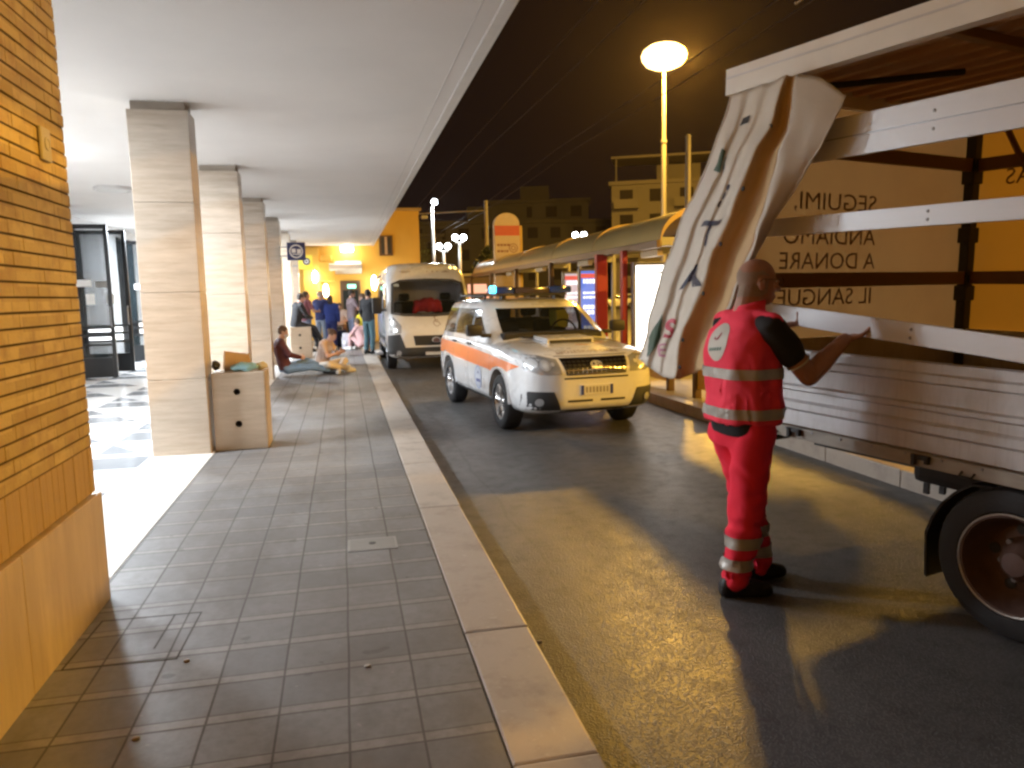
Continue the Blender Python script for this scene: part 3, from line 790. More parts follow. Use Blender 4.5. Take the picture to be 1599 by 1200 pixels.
b = BM(); box(b, (-.135, -.10, -.02), (.135, .10, .004), .002); obj('lid', b, pm('hatch_metal', (.24, .235, .22), .5, metal=.2, bump=.3), t)
b = BM(); lathe(b, [(.001, .0055), (.022, .0055), (.022, .004)], 16, 'z', (-.0, .01, 0)); obj('lifting_hole', b, M_BLACKPL, t)
b = BM()
for a_, c_ in (((-.15, -.115), (.15, -.101)), ((-.15, .101), (.15, .115)), ((-.15, -.1), (-.136, .1)), ((.136, -.1), (.15, .1))): box(b, (*a_, -.02), (*c_, .003))
obj('frame', b, pm('hatch_frame', (.30, .29, .27), .5), t)
t = thing('paving_hatch', 'recessed paving hatch with a dark slotted frame beside the brick wall', 'hatch', (-.985, 3.58, ZP), R(-2))
b = BM()
for a_, c_ in (((-.23, -.25), (.23, -.241)), ((-.23, .241), (.23, .25)), ((-.23, -.24), (-.222, .24)), ((.222, -.24), (.23, .24)), ((.10, -.12), (.108, .24))): box(b, (*a_, -.01), (*c_, .001))
obj('frame', b, pm('hatch_dark', (.055, .048, .042), .8), t)
for i, (x, y, lab) in enumerate(((-.78, 2.72, 'round white bit of litter on the dark paving near the wall'), (-.72, 3.29, 'white scrap of litter at the corner of the paving hatch'), (.03, 3.04, 'small pale scrap of litter near the middle of the pavement'), (.845, 3.35, 'tiny white scrap lying in the gutter'))):
    b = BM(); ell(b, (0, 0, .004), (.014, .011, .005), None, 10); o = obj('litter', b, pm('litter_white', (.5, .48, .44), .7), None, True); o.location = (x, y, ZP if x < .8 else 0.001); tag(o, lab, 'litter', 'scraps of litter')

# ------------------------------------------------------------------ buildings and trees behind
M_WINDARK = pm('dark_window', (.035, .03, .03), .8, spec=.1)
def block_building(name, loc, rz, w, d, h, floors, bays, wallmat, label, balc=False, roofh=.4):
    t = thing(name, label, 'building', loc, rz)
    b = BM(); box(b, (0, 0, 0), (w, d, h)); obj('wall', b, wallmat, t)
    b = BM(); box(b, (-.3, -.3, h + .003), (w + .3, d + .3, h + roofh)); box(b, (w * .3, d * .3, h + roofh + .003), (w * .6, d * .6, h + roofh + 2.2)); obj('roof', b, wallmat, t)
    fh = h / floors
    for f in range(floors):
        for k in range(bays):
            x0 = w * (k + .28) / bays; x1 = w * (k + .72) / bays; z0 = f * fh + fh * .3; z1 = f * fh + fh * .8
            b = BM(); box(b, (x0, -.06, z0), (x1, -.004, z1)); wn_ = obj('window', b, M_WINDARK, t)
            if balc and k % 2 == f % 2:
                b = BM(); box(b, (x0 - .6, -1.3, z0 - .75), (x1 + .6, -.065, z0 - .6)); box(b, (x0 - .6, -1.32, z0 - .598), (x1 + .6, -1.22, z0 + .2)); obj('balcony', b, wallmat, t)
    return t
M_B1 = mat_plaster('beige_render', (.21, .19, .165), .15, .2); M_B2 = mat_plaster('dark_render', (.07, .065, .06), .2, .2); M_B3 = mat_plaster('grey_render', (.075, .07, .07), .2, .2)
block_building('apartment_building', (29.2, 80, 0), R(-24), 16, 14, 13.2, 5, 5, M_B1, 'pale apartment block with balconies and a roof terrace behind the mast', True)
b = BM(); bb = bpy.data.objects['apartment_building']
for x in (.5, 6.0, 11.5): tube(b, [(x, .2, 13.6), (x, .2, 16.0)], .1, 6)
box(b, (0, -.2, 16.0), (12.5, 5, 16.25)); obj('terrace_canopy', b, M_B1, bb)
block_building('town_house', (8, 96, 0), R(-8), 26, 14, 10.5, 4, 9, M_B2, 'long dark town building behind the globe lamps')
block_building('low_house', (19.5, 100, 0), R(-16), 13, 12, 13.6, 5, 4, M_B3, 'dim grey house rising above the bus stop totem')
block_building('far_house', (2.5, 88, 0), R(2), 9, 12, 8.4, 3, 4, M_B2, 'dark house right of the yellow building')
block_building('corner_house', (45, 74, 0), R(-38), 22, 14, 11.5, 4, 6, M_B1, 'dim apartment block right of the slim pole', True)
block_building('shop_row', (33, 84, 0), R(-25), 26, 8, 3.6, 1, 8, M_B3, 'low row of closed shops behind the parked white car')
def leafy(name, loc, h, r, label, seed, col):
    t = thing(name, label, 'tree', loc); rr = random.Random(seed)
    b = BM(); tube(b, [(0, 0, 0), (.06, 0, h * .4), (0, .1, h * .8)], [.16, .11, .03], 8)
    for k in range(7):
        a = rr.uniform(0, 6.28); z = h * rr.uniform(.35, .7); tube(b, [(0.03, 0, z), (r * .6 * math.cos(a), r * .6 * math.sin(a), z + h * .18)], [.05, .015], 5)
    obj('trunk', b, pm('bark', (.07, .05, .035), .9), t)
    b = BM()
    for k in range(1500):
        a = rr.uniform(0, 6.28); zz = rr.random() ** .8; rad = r * math.sqrt(rr.random()) * (math.sin(math.pi * min(1, zz * .9 + .12)) ** .6) * (1 + .3 * math.sin(a * 3 + zz * 9))
        c = V((rad * math.cos(a), rad * math.sin(a), h * (.28 + .74 * zz))); s = rr.uniform(.07, .16)
        x = V((rr.gauss(0, 1), rr.gauss(0, 1), rr.gauss(0, 1))).normalized(); y = x.orthogonal().normalized()
        b.faces.new([b.verts.new(c + x * s + y * 0), b.verts.new(c + y * s * .5), b.verts.new(c - x * s), b.verts.new(c - y * s * .5)])
    obj('crown', b, col, t)
M_LEAF = pm('dark_leaf', (.04, .06, .025), .6, var=.3)
leafy('tree', (6.95, 36.5, 0), 3.9, .75, 'dark narrow tree between the white van and the bus stop totem', 2, M_LEAF)
leafy('tree', (4.6, 60, 0), 6.5, 2.6, 'dark round tree beyond the white globe lamps', 4, M_LEAF)
# lit kiosk far beyond the van
t = thing('kiosk', 'small kiosk with pinkish lit panels behind the cars', 'kiosk', (6.2, 33.5, 0))
b = BM(); box(b, (-.9, 0, 0), (.9, 2, 2.5), .03); obj('body', b, pm('kiosk_brown', (.16, .12, .10), .6), t)
b = BM(); box(b, (-1.05, -.3, 2.503), (1.05, 2.1, 2.62), .02); obj('roof', b, M_GREYMETAL, t)
for (xa, za, xb, zb) in ((-.75, 1.75, .1, 2.15), (-.8, 1.2, .2, 1.6), (.3, 1.35, .75, 2.1)):
    b = BM(); box(b, (xa, -.03, za), (xb, -.004, zb)); obj('lit_panel', b, emat('kiosk_glow', (.85, .5, .42), .7), t)
# ------------------------------------------------------------------ vehicles
M_CARWHITE = pm('white_car_paint', (.74, .75, .76), .28, var=.03, scale=2, coat=.9)
M_ORANGE = pm('orange_stripe', (.85, .20, .02), .35, var=.05, coat=.4)
M_CARGLASS = glassmat('car_glass', (.012, .015, .016), .62)
M_DARKGLASS = pm('dark_glass', (.008, .009, .010), .05, var=.02, coat=.6)
M_CLADDING = pm('dark_cladding', (.035, .037, .04), .55, bump=.1)
M_ALLOY = pm('alloy', (.62, .62, .63), .28, metal=.85)
M_CHROME = pm('chrome', (.75, .74, .72), .12, metal=1.0)
M_SEAT = pm('seat_cloth', (.03, .03, .033), .9)
M_PLATE = pm('plate_white', (.66, .66, .64), .45)
M_PLATEBLUE = pm('plate_blue', (.03, .05, .30), .45)
M_HEAD, _nt, _b = newmat('headlight_glass'); _b.inputs['Base Color'].default_value = (.62, .64, .66, 1); _b.inputs['Roughness'].default_value = .12; _b.inputs['Metallic'].default_value = .55; _b.inputs['Coat Weight'].default_value = 1
M_BOWL = pm('reflector_silver', (.72, .73, .74), .3, metal=.35, coat=1)
M_DARKTXT = pm('dark_lettering', (.16, .10, .09), .5)

def wheel(parent, x, y, s, Rr, wd, spokes=5, rimcol=None, z=None, rim_r=None):
    """tyre with a rim child; s is the side the face looks to"""
    z = Rr if z is None else z
    rr = rim_r or Rr * .64
    b = BM(); h = wd / 2
    lathe(b, [(rr, -h * .8), (rr + .01, -h), (Rr - .035, -h), (Rr - .01, -h * .82), (Rr, -h * .55), (Rr, h * .55), (Rr - .01, h * .82), (Rr - .035, h), (rr + .01, h), (rr, h * .8)], 40, 'y', (x, y, z), False)
    w = obj('wheel', b, M_RUBBER, parent, True, 45)
    b = BM()
    f = lambda d: y + s * d
    pr_ = [(rr + .004, h * .86), (rr - .012, h * .9), (rr - .03, h * .55), (rr - .035, -h * .6)]
    rings = [[V((x + r * math.cos(2 * math.pi * k / 40), f(d), z + r * math.sin(2 * math.pi * k / 40))) for k in range(40)] for r, d in pr_]
    ringtube(b, rings, cap=False)
    for k in range(spokes):
        a = 2 * math.pi * k / spokes + .3
        for da in (-.13, .13):
            p0 = V((x + .05 * math.cos(a), f(h * .62), z + .05 * math.sin(a))); p1 = V((x + (rr - .02) * math.cos(a + da), f(h * .66), z + (rr - .02) * math.sin(a + da)))
            tube(b, [p0, p0.lerp(p1, .5) + V((0, s * .012, 0)), p1], [.026, .021, .024], 6)
    lathe(b, [(.001, s * h * .75), (.045, s * h * .73), (.06, s * h * .6), (.06, s * h * .3)], 20, 'y', (x, y, z))
    r_ = obj('rim', b, rimcol or M_ALLOY, w, True, 40)
    b = BM(); lathe(b, [(.001, s * h * .1), (rr - .03, s * h * .1)], 28, 'y', (x, y, z)); obj('brake_disc', b, pm('brake_iron', (.05, .05, .05), .5, metal=.5) if 'brake_iron' not in MATS else MATS['brake_iron'], w)
    return w

def body_mesh(stations, profile, cuts, lvl=2):
    b = BM(); rings = []
    for st in stations:
        half = profile(*st[1:]); x = st[0]
        ring = [V((x, y, z)) for y, z in half] + [V((x, -y, z)) for y, z in reversed(half[1:-1])]
        rings.append(ring)
    ringtube(b, rings)
    mods = [('SUBSURF', dict(levels=lvl, render_levels=lvl))]
    me = modmesh(b, mods); tree = bvh_of(me)
    b = BM(); b.from_mesh(me)
    mods = [('BOOLEAN', dict(cut=c, operation='DIFFERENCE', solver='EXACT')) for c in cuts]
    me2 = modmesh(b, mods) if cuts else me
    return me2, tree
def dark_cavities(me, tree):
    for p in me.polygons:
        h = tree.find_nearest(p.center)
        p.material_index = 1 if h[3] is not None and h[3] > .012 else 0
def fr_ray(x0): return lambda a, c: ((x0, a, c), (-1, 0, 0))       # from the front: xy = (y, z)
def sd_ray(s): return lambda a, c: ((a, s * 3, c), (0, -s, 0))      # from the side:  xy = (x, z)
def tp_ray(a, c): return ((a, c, 5), (0, 0, -1))                    # from above:     xy = (x, y)

def make_suv(label, rescue=True, name='rescue_car'):
    t = thing(name, label, 'car')
    def prof(zb, ys, zsh, zt):
        zm = zb + (zsh - zb) * .5
        return [(0, zb), (ys * .6, zb), (ys * .93, zb + .02), (ys * .995, zb + .16 * min(1, (zsh - zb) / .7)), (ys, zm), (ys * .985, zm + (zsh - zm) * .55), (ys * .95, zsh), (ys * .82, zsh + (zt - zsh) * .62), (ys * .42, zt), (0, zt + .012)]
    stn = [(2.29, .42, .42, .74, .79), (2.27, .36, .56, .76, .83), (2.20, .30, .73, .85, .91), (2.06, .26, .83, .91, .97), (1.82, .24, .88, .945, 1.02), (1.4, .24, .895, .98, 1.06), (1.05, .24, .90, 1.02, 1.09), (.55, .24, .90, 1.045, 1.10),
           (-.6, .24, .90, 1.06, 1.11), (-1.4, .25, .895, 1.07, 1.12), (-2.0, .28, .87, 1.07, 1.12), (-2.22, .34, .82, 1.04, 1.09), (-2.30, .46, .66, .98, 1.02)]
    cuts = []
    for x in (1.31, -1.305):
        for s in (-1, 1):
            c = BM(); lathe(c, [(.405, .52), (.405, 1.2)] if s > 0 else [(.405, -1.2), (.405, -.52)], 44, 'y', (x, 0, .35)); cuts.append(c)
    me, tree = body_mesh(stn, prof, cuts)
    dark_cavities(me, tree)
    obj('body', me, [M_CARWHITE, M_BLACKPL], t, True, 38)
    for x in (1.31, -1.305):
        for s in (-1, 1):
            b = BM()
            for k in range(27):
                a0, a1 = R(2 + 176 * k / 27), R(2 + 176 * (k + 1) / 27)
                q = []
                for r, y in ((.402, .80), (.402, .897), (.42, .896), (.425, .86)):
                    q.append([V((x + r * math.cos(a), s * y, .35 + r * math.sin(a))) for a in (a0, a1)])
                for m_ in range(3):
                    b.faces.new([b.verts.new(p) for p in (q[m_][0], q[m_][1], q[m_ + 1][1], q[m_ + 1][0])])
            bmesh.ops.remove_doubles(b, verts=b.verts[:], dist=.0005)
            obj('wheel_arch', b, M_CARWHITE, t, True, 40)
    # greenhouse built as a cage: pillars and roof are paint, the rest is glass
    lv = [(1.03, 1.10, -2.22, .845), (1.105, 1.00, -2.19, .835), (1.22, .80, -2.14, .815), (1.345, .60, -2.08, .785), (1.475, .38, -2.0, .745), (1.54, .24, -1.95, .71), (1.585, .02, -1.85, .60), (1.61, -.45, -1.6, .32)]
    P = []
    for i, (z, xf, xr, yw) in enumerate(lv):
        a4 = xf - .30
        pts = [(xf, 0), (xf - .025, .42 * yw), (xf - .09, .80 * yw), (xf - .19, .95 * yw), (a4, yw), (min(-.06, a4 - .06), yw), (min(-.16, a4 - .12), yw), (-1.0 if i < 6 else -.95, yw), (-1.09 if i < 6 else -1.0, yw), (min(xr + .36, -1.35), yw * .985), (xr + .16, yw * .9), (xr + .03, yw * .55), (xr, 0)]
        P.append([V((x, y, z)) for x, y in pts])
    bp, bw, br_ = BM(), BM(), BM(); wins = {}; pils = {}
    def q4(bm, a, c, d, e):
        bm.faces.new([bm.verts.new(p) for p in (a, c, d, e)])
    for i in range(len(P) - 1):
        for j in range(len(P[0]) - 1):
            win = 1 <= i <= 3
            for s in (1, -1):
                m_ = lambda v: V((v.x, v.y * s, v.z))
                tgt = bp
                if win and j in (0, 1): tgt = bw
                elif win and j in (4, 6, 8): tgt = wins.setdefault((j, s), BM())
                elif win and j in (10, 11): tgt = br_
                elif win and j in (5, 7): tgt = pils.setdefault((j, s), BM())
                q4(tgt, m_(P[i][j]), m_(P[i][j + 1]), m_(P[i + 1][j + 1]), m_(P[i + 1][j]))
    for k in range(len(P[0]) - 1):
        for s in (1, -1):
            m_ = lambda v: V((v.x, v.y * s, v.z)); a, c = P[-1][k], P[-1][k + 1]
            q4(bp, m_(a), m_(c), V((c.x, 0, c.z + .004)), V((a.x, 0, a.z + .004)))
    for bm_ in (bp, bw, br_, *wins.values(), *pils.values()): bmesh.ops.remove_doubles(bm_, verts=bm_.verts[:], dist=.0004)
    obj('roof', bp, M_CARWHITE, t, True, 50)
    obj('windscreen', bw, M_CARGLASS, t, True, 40); obj('rear_window', br_, M_CARGLASS, t, True, 40)
    for w_ in wins.values(): obj('side_window', w_, M_CARGLASS, t, True, 40)
    for w_ in pils.values(): obj('door_pillar', w_, M_BLACKPL, t, True, 40)
    # cabin
    b = BM(); box(b, (.55, -.70, 1.0), (.95, .70, 1.17), .05); obj('dashboard', b, M_SEAT, t)
    for x, y in ((-.15, .36), (-.15, -.36), (-1.25, .42), (-1.25, -.42), (-1.25, 0)):
        b = BM(); box(b, (x - .1, y - .24, .9), (x + .08, y + .24, 1.30), .06); box(b, (x - .06, y - .13, 1.32), (x + .04, y + .13, 1.47), .05); tube(b, [(x, y - .06, 1.25), (x, y - .06, 1.36)], .01, 6); obj('seat', b, M_SEAT, t)
    b = BM(); 
    for k in range(20):
        a0, a1 = 2 * math.pi * k / 20, 2 * math.pi * (k + 1) / 20
        tube(b, [(.42 - .05 * math.sin(a0), .36 + .18 * math.cos(a0), 1.13 + .17 * math.sin(a0)), (.42 - .05 * math.sin(a1), .36 + .18 * math.cos(a1), 1.13 + .17 * math.sin(a1))], .014, 6)
    obj('steering_wheel', b, M_BLACKPL, t)
    for x in (1.31, -1.305):
        for s in (-1, 1): wheel(t, x, s * .775, s, .34, .225, 5)
    # trim laid onto the body
    F = fr_ray(4)
    def front(nm, polys, mat, off=.004, cell=.05, par=None):
        return obj(nm, project(poly2(polys), tree, F, off, cell), mat, par or t, True)
    lowp = [(-.86, .235), (.86, .235), (.88, .50), (.80, .555), (.52, .56), (.44, .40), (-.44, .40), (-.52, .56), (-.80, .555), (-.88, .50)]
    front('lower_bumper', [[(-.88, .25), (-.40, .25), (-.44, .36), (-.52, .55), (-.78, .555), (-.88, .47)], [(.88, .25), (.88, .47), (.78, .555), (.52, .55), (.44, .36), (.40, .25)], [(-.40, .25), (.40, .25), (.43, .33), (-.43, .33)]], M_CLADDING, .006)
    g = front('grille', [[(-.42, .925), (.42, .925), (.37, .73), (-.37, .73)]], M_BLACKPL, .006)
    b = BM()
    for z, h in ((.905, .016), (.865, .008), (.825, .008), (.785, .008), (.742, .014)):
        w = .37 + .05 * (z - .73) / .195
        for x0, x1 in ((-w, -.001), (.001, w)):
            c = project(poly2([rect(x0, z - h / 2, x1, z + h / 2)]), tree, F, .016, .05); me_ = bpy.data.meshes.new('t'); c.to_mesh(me_); c.free(); b.from_mesh(me_); bpy.data.meshes.remove(me_)
    for k in range(-6, 7):
        x = k * .058; c = project(poly2([rect(x - .004, .745, x + .004, .90)]), tree, F, .013, .05); me_ = bpy.data.meshes.new('t'); c.to_mesh(me_); c.free(); b.from_mesh(me_); bpy.data.meshes.remove(me_)
    obj('grille_bars', b, M_CHROME, g, True)
    front('emblem', [circ(0, .845, .085, .048)], MATS['reflector_silver'], .02, .03, g)
    front('emblem_ring', ringpolys(0, .845, .09, .014, 28, .052) + [circ(-.03, .852, .013), circ(.02, .835, .010), circ(.045, .852, .008), circ(.02, .862, .007), circ(.06, .84, .007)], M_CHROME, .023, .03, g)
    for s in (-1, 1):
        hp = [(s * .455, .915), (s * .62, .955), (s * .80, .965), (s * .865, .93), (s * .80, .80), (s * .66, .745), (s * .42, .745)]
        h = front('headlight', [hp if s > 0 else hp[::-1]], M_HEAD, .006, .04)
        front('headlight_bowl', [circ(s * .60, .85, .062), circ(s * .73, .875, .055)], M_BOWL, .010, .03, h)
        front('headlight_lamp', [circ(s * .60, .85, .038), circ(s * .73, .875, .032), circ(s * .52, .86, .022)], M_PLATE, .014, .03, h)
        f_ = front('fog_lamp', [circ(s * .68, .43, .062)], M_BLACKPL, .012, .03)
        front('fog_lens', [circ(s * .68, .43, .046)], M_HEAD, .016, .03, f_)
    front('bumper_slot', [rect(-.40, .685, .40, .705), rect(-.36, .42, -.05, .445), rect(.05, .42, .36, .445)], M_BLACKPL, .006)
    b = BM(); box(b, (2.285, -.205, .495), (2.302, .205, .615), .003); pl_ = obj('number_plate', b, M_PLATE, t)
    for y0_, y1_ in ((-.20, -.165), (.165, .20)):
        b = BM(); box(b, (2.3035, y0_, .50), (2.306, y1_, .61)); obj('blue_band', b, M_PLATEBLUE, pl_)
    b = BM()
    for k in range(7):
        y = -.13 + .043 * k; box(b, (2.3035, y - .011, .525), (2.305, y + .011, .59))
    obj('plate_characters', b, pm('plate_mark', (.30, .28, .26), .6), pl_)
    b = BM(); prism(b, [(.42, 1.085), (.80, 1.085), (1.0, 1.09), (1.52, 1.03), (1.52, 1.098), (1.46, 1.115), (1.0, 1.13)][2:], .62, 'y', -.31)
    sc_ = obj('bonnet_scoop', b, M_CARWHITE, t, True, 30)
    b = BM(); box(b, (1.515, -.28, 1.052), (1.527, .28, 1.090), .004); obj('scoop_opening', b, M_BLACKPL, sc_)
    front('bonnet_seam', [rect(-.46, .937, .46, .944)], M_BLACKPL, .003)
    for s in (-1, 1):
        S = sd_ray(s)
        def side(nm, polys, mat, off=.004, cell=.07, par=None):
            return obj(nm, project(poly2(polys), tree, S, off, cell), mat, par or t, True)
        if rescue:
            side('orange_stripe', [[(-2.19, .78), (-1.73, .765), (-1.66, .80), (-1.56, .81), (-1.5, .79), (-1.0, .755), (.0, .735), (.86, .715), (1.0, .70), (1.08, .745), (1.25, .78), (1.45, .775), (1.62, .745), (1.95, .83), (1.55, .865), (.9, .905), (0, .94), (-1.2, .965), (-2.21, .975)]], M_ORANGE, .004)
            lg = side('door_emblem', [circ(.42, .565, .155)], pm('emblem_pale', (.62, .66, .74), .4), .004)
            side('emblem_border', ringpolys(.42, .565, .16, .02), pm('emblem_line', (.30, .38, .62), .4), .006, .05, lg)
            side('emblem_mark', [[(.32, .50), (.54, .50), (.53, .545), (.33, .545)], [(.36, .60), (.43, .66), (.5, .60), (.43, .625)]], pm('emblem_navy', (.05, .07, .25), .4), .006, .05, lg)
        side('side_skirt', [[(-.86, .25), (.86, .25), (.88, .345), (-.88, .345)]], M_CLADDING, .01)
        side('door_seam', [rect(-.13, .36, -.122, 1.06), rect(.93, .42, .938, 1.02), stroke(-.98, .62, -.88, .36, .008), rect(-1.0, .62, -.992, 1.06), rect(-1.0, .365, .93, .371)], M_BLACKPL, .004)
        for x in (.02, -.82):
            b = BM(); tube(b, [(x - .08, s * .895, 1.0), (x - .06, s * .925, 1.0), (x + .06, s * .925, .995), (x + .08, s * .895, .995)], .015, 8); obj('door_handle', b, M_BLACKPL, t, True)
        b = BM(); box(b, (.66, s * .92 if s > 0 else s * 1.13, 1.13), (.78, s * 1.13 if s > 0 else s * .92, 1.285), .04); box(b, (.68, min(s * .80, s * .93), 1.11), (.76, max(s * .80, s * .93), 1.16), .01); obj('mirror', b, M_BLACKPL, t, True, 40)
        b = BM(); tube(b, [(-.2, s * .60, 1.60), (-.15, s * .60, 1.65), (-1.6, s * .58, 1.655), (-1.7, s * .58, 1.6)], .018, 8); obj('roof_rail', b, M_CLADDING, t, True)
    # light bar
    if rescue:
        b = BM(); box(b, (-.12, -.52, 1.64), (.14, .52, 1.665), .008); 
        for y in (-.4, .4): box(b, (-.05, y - .03, 1.59), (.07, y + .03, 1.64))
        lb = obj('light_bar', b, M_BLACKPL, t)
        b = BM(); box(b, (-.12, -.26, 1.667), (.14, .26, 1.76), .03); obj('bar_centre', b, pm('bar_smoke', (.06, .045, .05), .15, coat=.6), lb, True, 40)
        m_ = pm('blue_lens', (.02, .05, .30), .1, coat=.8)
        b = BM(); box(b, (-.12, -.60, 1.667), (.14, -.262, 1.77), .035); box(b, (-.12, .262, 1.667), (.14, .60, 1.77), .035); obj('blue_lens', b, m_, lb, True, 40)
        b = BM(); box(b, (.02, -.60, 1.68), (.155, -.53, 1.785), .02); obj('flashing_lamp', b, emat('cyan_flash', (.08, .72, 1.0), 3.2), lb, True, 40)
        tx = textbm('PROTEZIONE CIVILE', .112); bmesh.ops.scale(tx, vec=(.78, 1, 1), verts=tx.verts[:])
        # bonnet lettering reads from the front
        def bon(a, c): return ((2.02 + c * 1.0, a, 3), (0, 0, -1))
        obj('bonnet_lettering', project(tx, tree, bon, .003, .05), M_DARKTXT, t)
        obj('bonnet_mark', project(poly2([circ(0, 0, .09, .03)]), tree, lambda a, c: ((1.72 + c, a + .06, 3), (0, 0, -1)), .003, .04), pm('red_mark', (.35, .12, .08), .5), t)
        b = BM(); prism(b, [(-.06, -.10), (.10, -.12), (.12, .05), (.06, .14), (-.07, .13)], .30, 'x', -.02)
        bmesh.ops.transform(b, verts=b.verts[:], matrix=Matrix.Translation((-.07, .40, 1.30)))
        v_ = obj('hivis_vest', b, pm('hivis_yellow', (.62, .60, .08), .6), t, True, 40)
    b = BM(); box(b, (.98, -.45, 1.10), (1.02, .1, 1.13), .01); box(b, (.98, .12, 1.10), (1.02, .6, 1.13), .01); obj('wiper', b, M_BLACKPL, t)
    b = BM(); box(b, (-2.0, -.62, .26), (1.95, .62, .34)); obj('underbody', b, M_BLACKPL, t)
    return t
suv = make_suv('white rescue car with an orange side stripe and a blue light bar on its roof')
suv.location = (2.59, 10.51, 0); suv.rotation_euler = (0, 0, math.atan2(-math.cos(.097), math.sin(.097)))
pc = make_suv('distant white hatchback parked beyond the shelter, between the red posts', False, 'parked_car')
pc.location = (26.6, 71.2, 0); pc.rotation_euler = (0, 0, R(165)); pc.scale = (.95, .98, .94)

# ---- white minibus
def make_van():
    t = thing('white_van', 'white high-roofed minibus parked by the kerb with a wheelchair sign on its bonnet', 'van')
    def prof(zb, ys, zt):
        h = zt - zb
        return [(0, zb), (ys * .88, zb), (ys * .985, zb + h * .07), (ys, zb + h * .25), (ys, zb + h * .42), (ys * .985, zb + h * .60), (ys * .955, zb + h * .78), (ys * .91, zb + h * .92), (ys * .78, zt - .015), (ys * .40, zt + .01), (0, zt + .02)]
    stn = [(2.60, .42, .55, .86), (2.57, .34, .70, .96), (2.48, .29, .86, 1.06), (2.30, .27, .965, 1.20), (2.08, .26, 1.01, 1.33), (1.95, .26, 1.02, 1.44), (1.62, .26, 1.025, 1.84), (1.32, .26, 1.025, 2.18), (1.10, .26, 1.025, 2.36), (.80, .26, 1.025, 2.45), (.2, .26, 1.025, 2.49), (-1.4, .26, 1.025, 2.49), (-2.60, .26, 1.02, 2.48), (-2.74, .32, .98, 2.42), (-2.78, .45, .9, 2.3)]
    cuts = []
    for x in (1.66, -1.75):
        for s in (-1, 1):
            c = BM(); lathe(c, [(.40, .62), (.40, 1.3)] if s > 0 else [(.40, -1.3), (.40, -.62)], 40, 'y', (x, 0, .36)); cuts.append(c)
    ws = [(-.86, 1.30), (-.60, 1.255), (0, 1.24), (.60, 1.255), (.86, 1.30), (.80, 1.95), (.60, 2.03), (0, 2.05), (-.60, 2.03), (-.80, 1.95)]
    c = BM(); prism(c, [(y * .985, 1.645 + (z - 1.645) * .97) for y, z in ws], 3.0, 'x', .75); cuts.append(c)
    me, tree = body_mesh(stn, prof, cuts)
    dark_cavities(me, tree)
    obj('body', me, [M_CARWHITE, M_BLACKPL], t, True, 38)
    F = fr_ray(5)
    def front(nm, polys, mat, off=.004, cell=.07, par=None): return obj(nm, project(poly2(polys), tree, F, off, cell), mat, par or t, True)
    front('windscreen', [ws], glassmat('van_glass', (.012, .016, .014), .55), .004)
    fr_ = [[ws[i], ws[(i + 1) % len(ws)], tuple(c_ * 1.0 for c_ in (ws[(i + 1) % len(ws)][0] * 1.045, 1.645 + (ws[(i + 1) % len(ws)][1] - 1.645) * 1.07)), (ws[i][0] * 1.045, 1.645 + (ws[i][1] - 1.645) * 1.07)] for i in range(len(ws))]
    front('windscreen_seal', fr_, M_BLACKPL, .006)
    front('bumper', [[(-.99, .29), (.99, .29), (1.0, .80), (.74, .84), (.60, .44), (-.60, .44), (-.74, .84), (-1.0, .80)]], M_CLADDING, .008)
    front('bumper_middle', [rect(-.99, .27, .99, .54)], M_CLADDING, .010)
    g = front('grille', [[(-.46, .80), (.46, .80), (.42, .58), (-.42, .58)]], M_BLACKPL, .008)
    b = BM()
    for z in (.62, .66, .70, .74, .78):
        c = project(poly2([rect(-.42, z - .006, .42, z + .006)]), tree, F, .016, .07); me_ = bpy.data.meshes.new('t'); c.to_mesh(me_); c.free(); b.from_mesh(me_); bpy.data.meshes.remove(me_)
    obj('grille_bars', b, M_CLADDING, g)
    front('emblem', [circ(.05, .69, .105, .075)], M_CHROME, .022, .04, g)
    front('emblem_centre', [circ(.05, .69, .075, .05)], pm('emblem_maroon', (.16, .10, .10), .4), .026, .04, g)
    for s in (-1, 1):
        hp = [(s * .72, .86), (s * .95, .86), (s * .985, 1.0), (s * .96, 1.16), (s * .86, 1.21), (s * .70, 1.02)]
        h = front('headlight', [hp if s > 0 else hp[::-1]], M_HEAD, .006)
        front('headlight_bowl', [circ(s * .85, .94, .07), circ(s * .87, 1.07, .06)], M_BOWL, .012, .04, h)
        front('fog_lamp', [circ(s * .78, .42, .055)], M_HEAD, .014, .04)
    front('side_lamp', [circ(-.84, .92, .03)], emat('side_lamp_glow', (1, 1, 1), 6), .02, .04)
    front('roof_lamp', [circ(.62, 2.34, .032), circ(.74, 2.335, .036)], emat('roof_lamp_glow', (1, .7, .25), 3), .012, .04)
    b = BM(); box(b, (2.575, -.20, .36), (2.60, .22, .47), .004); obj('number_plate', b, M_PLATE, t)
    # wheelchair sign
    wh = ringpolys(.08, 1.065, .075, .016, 20)[3:18] + [circ(.05, 1.19, .02)] + [stroke(.055, 1.165, .065, 1.09, .02), stroke(.065, 1.095, .125, 1.09, .018), stroke(.125, 1.09, .165, 1.02, .018), stroke(.06, 1.135, .12, 1.13, .014)]
    front('wheelchair_sign', wh, pm('sign_grey', (.34, .28, .25), .5), .005, .03)
    front('roof_lettering', [rect(-.62, 2.245, -.36, 2.262), rect(-.58, 2.225, -.42, 2.236), rect(.02, 2.235, .05, 2.26), rect(.14, 2.23, .18, 2.262), rect(.26, 2.23, .29, 2.262), [(.36, 2.225), (.58, 2.225), (.48, 2.268)], ], pm('roof_letter_grey', (.34, .30, .28), .5), .005, .04)
    front('bonnet_lettering', [rect(-.40, 1.205, -.05, 1.216), rect(-.02, 1.205, .12, 1.216)], MATS['roof_letter_grey'], .005, .04)
    front('screen_sticker', [rect(-.78, 1.90, -.66, 1.96)], pm('sticker', (.5, .55, .5), .5), .007, .04)
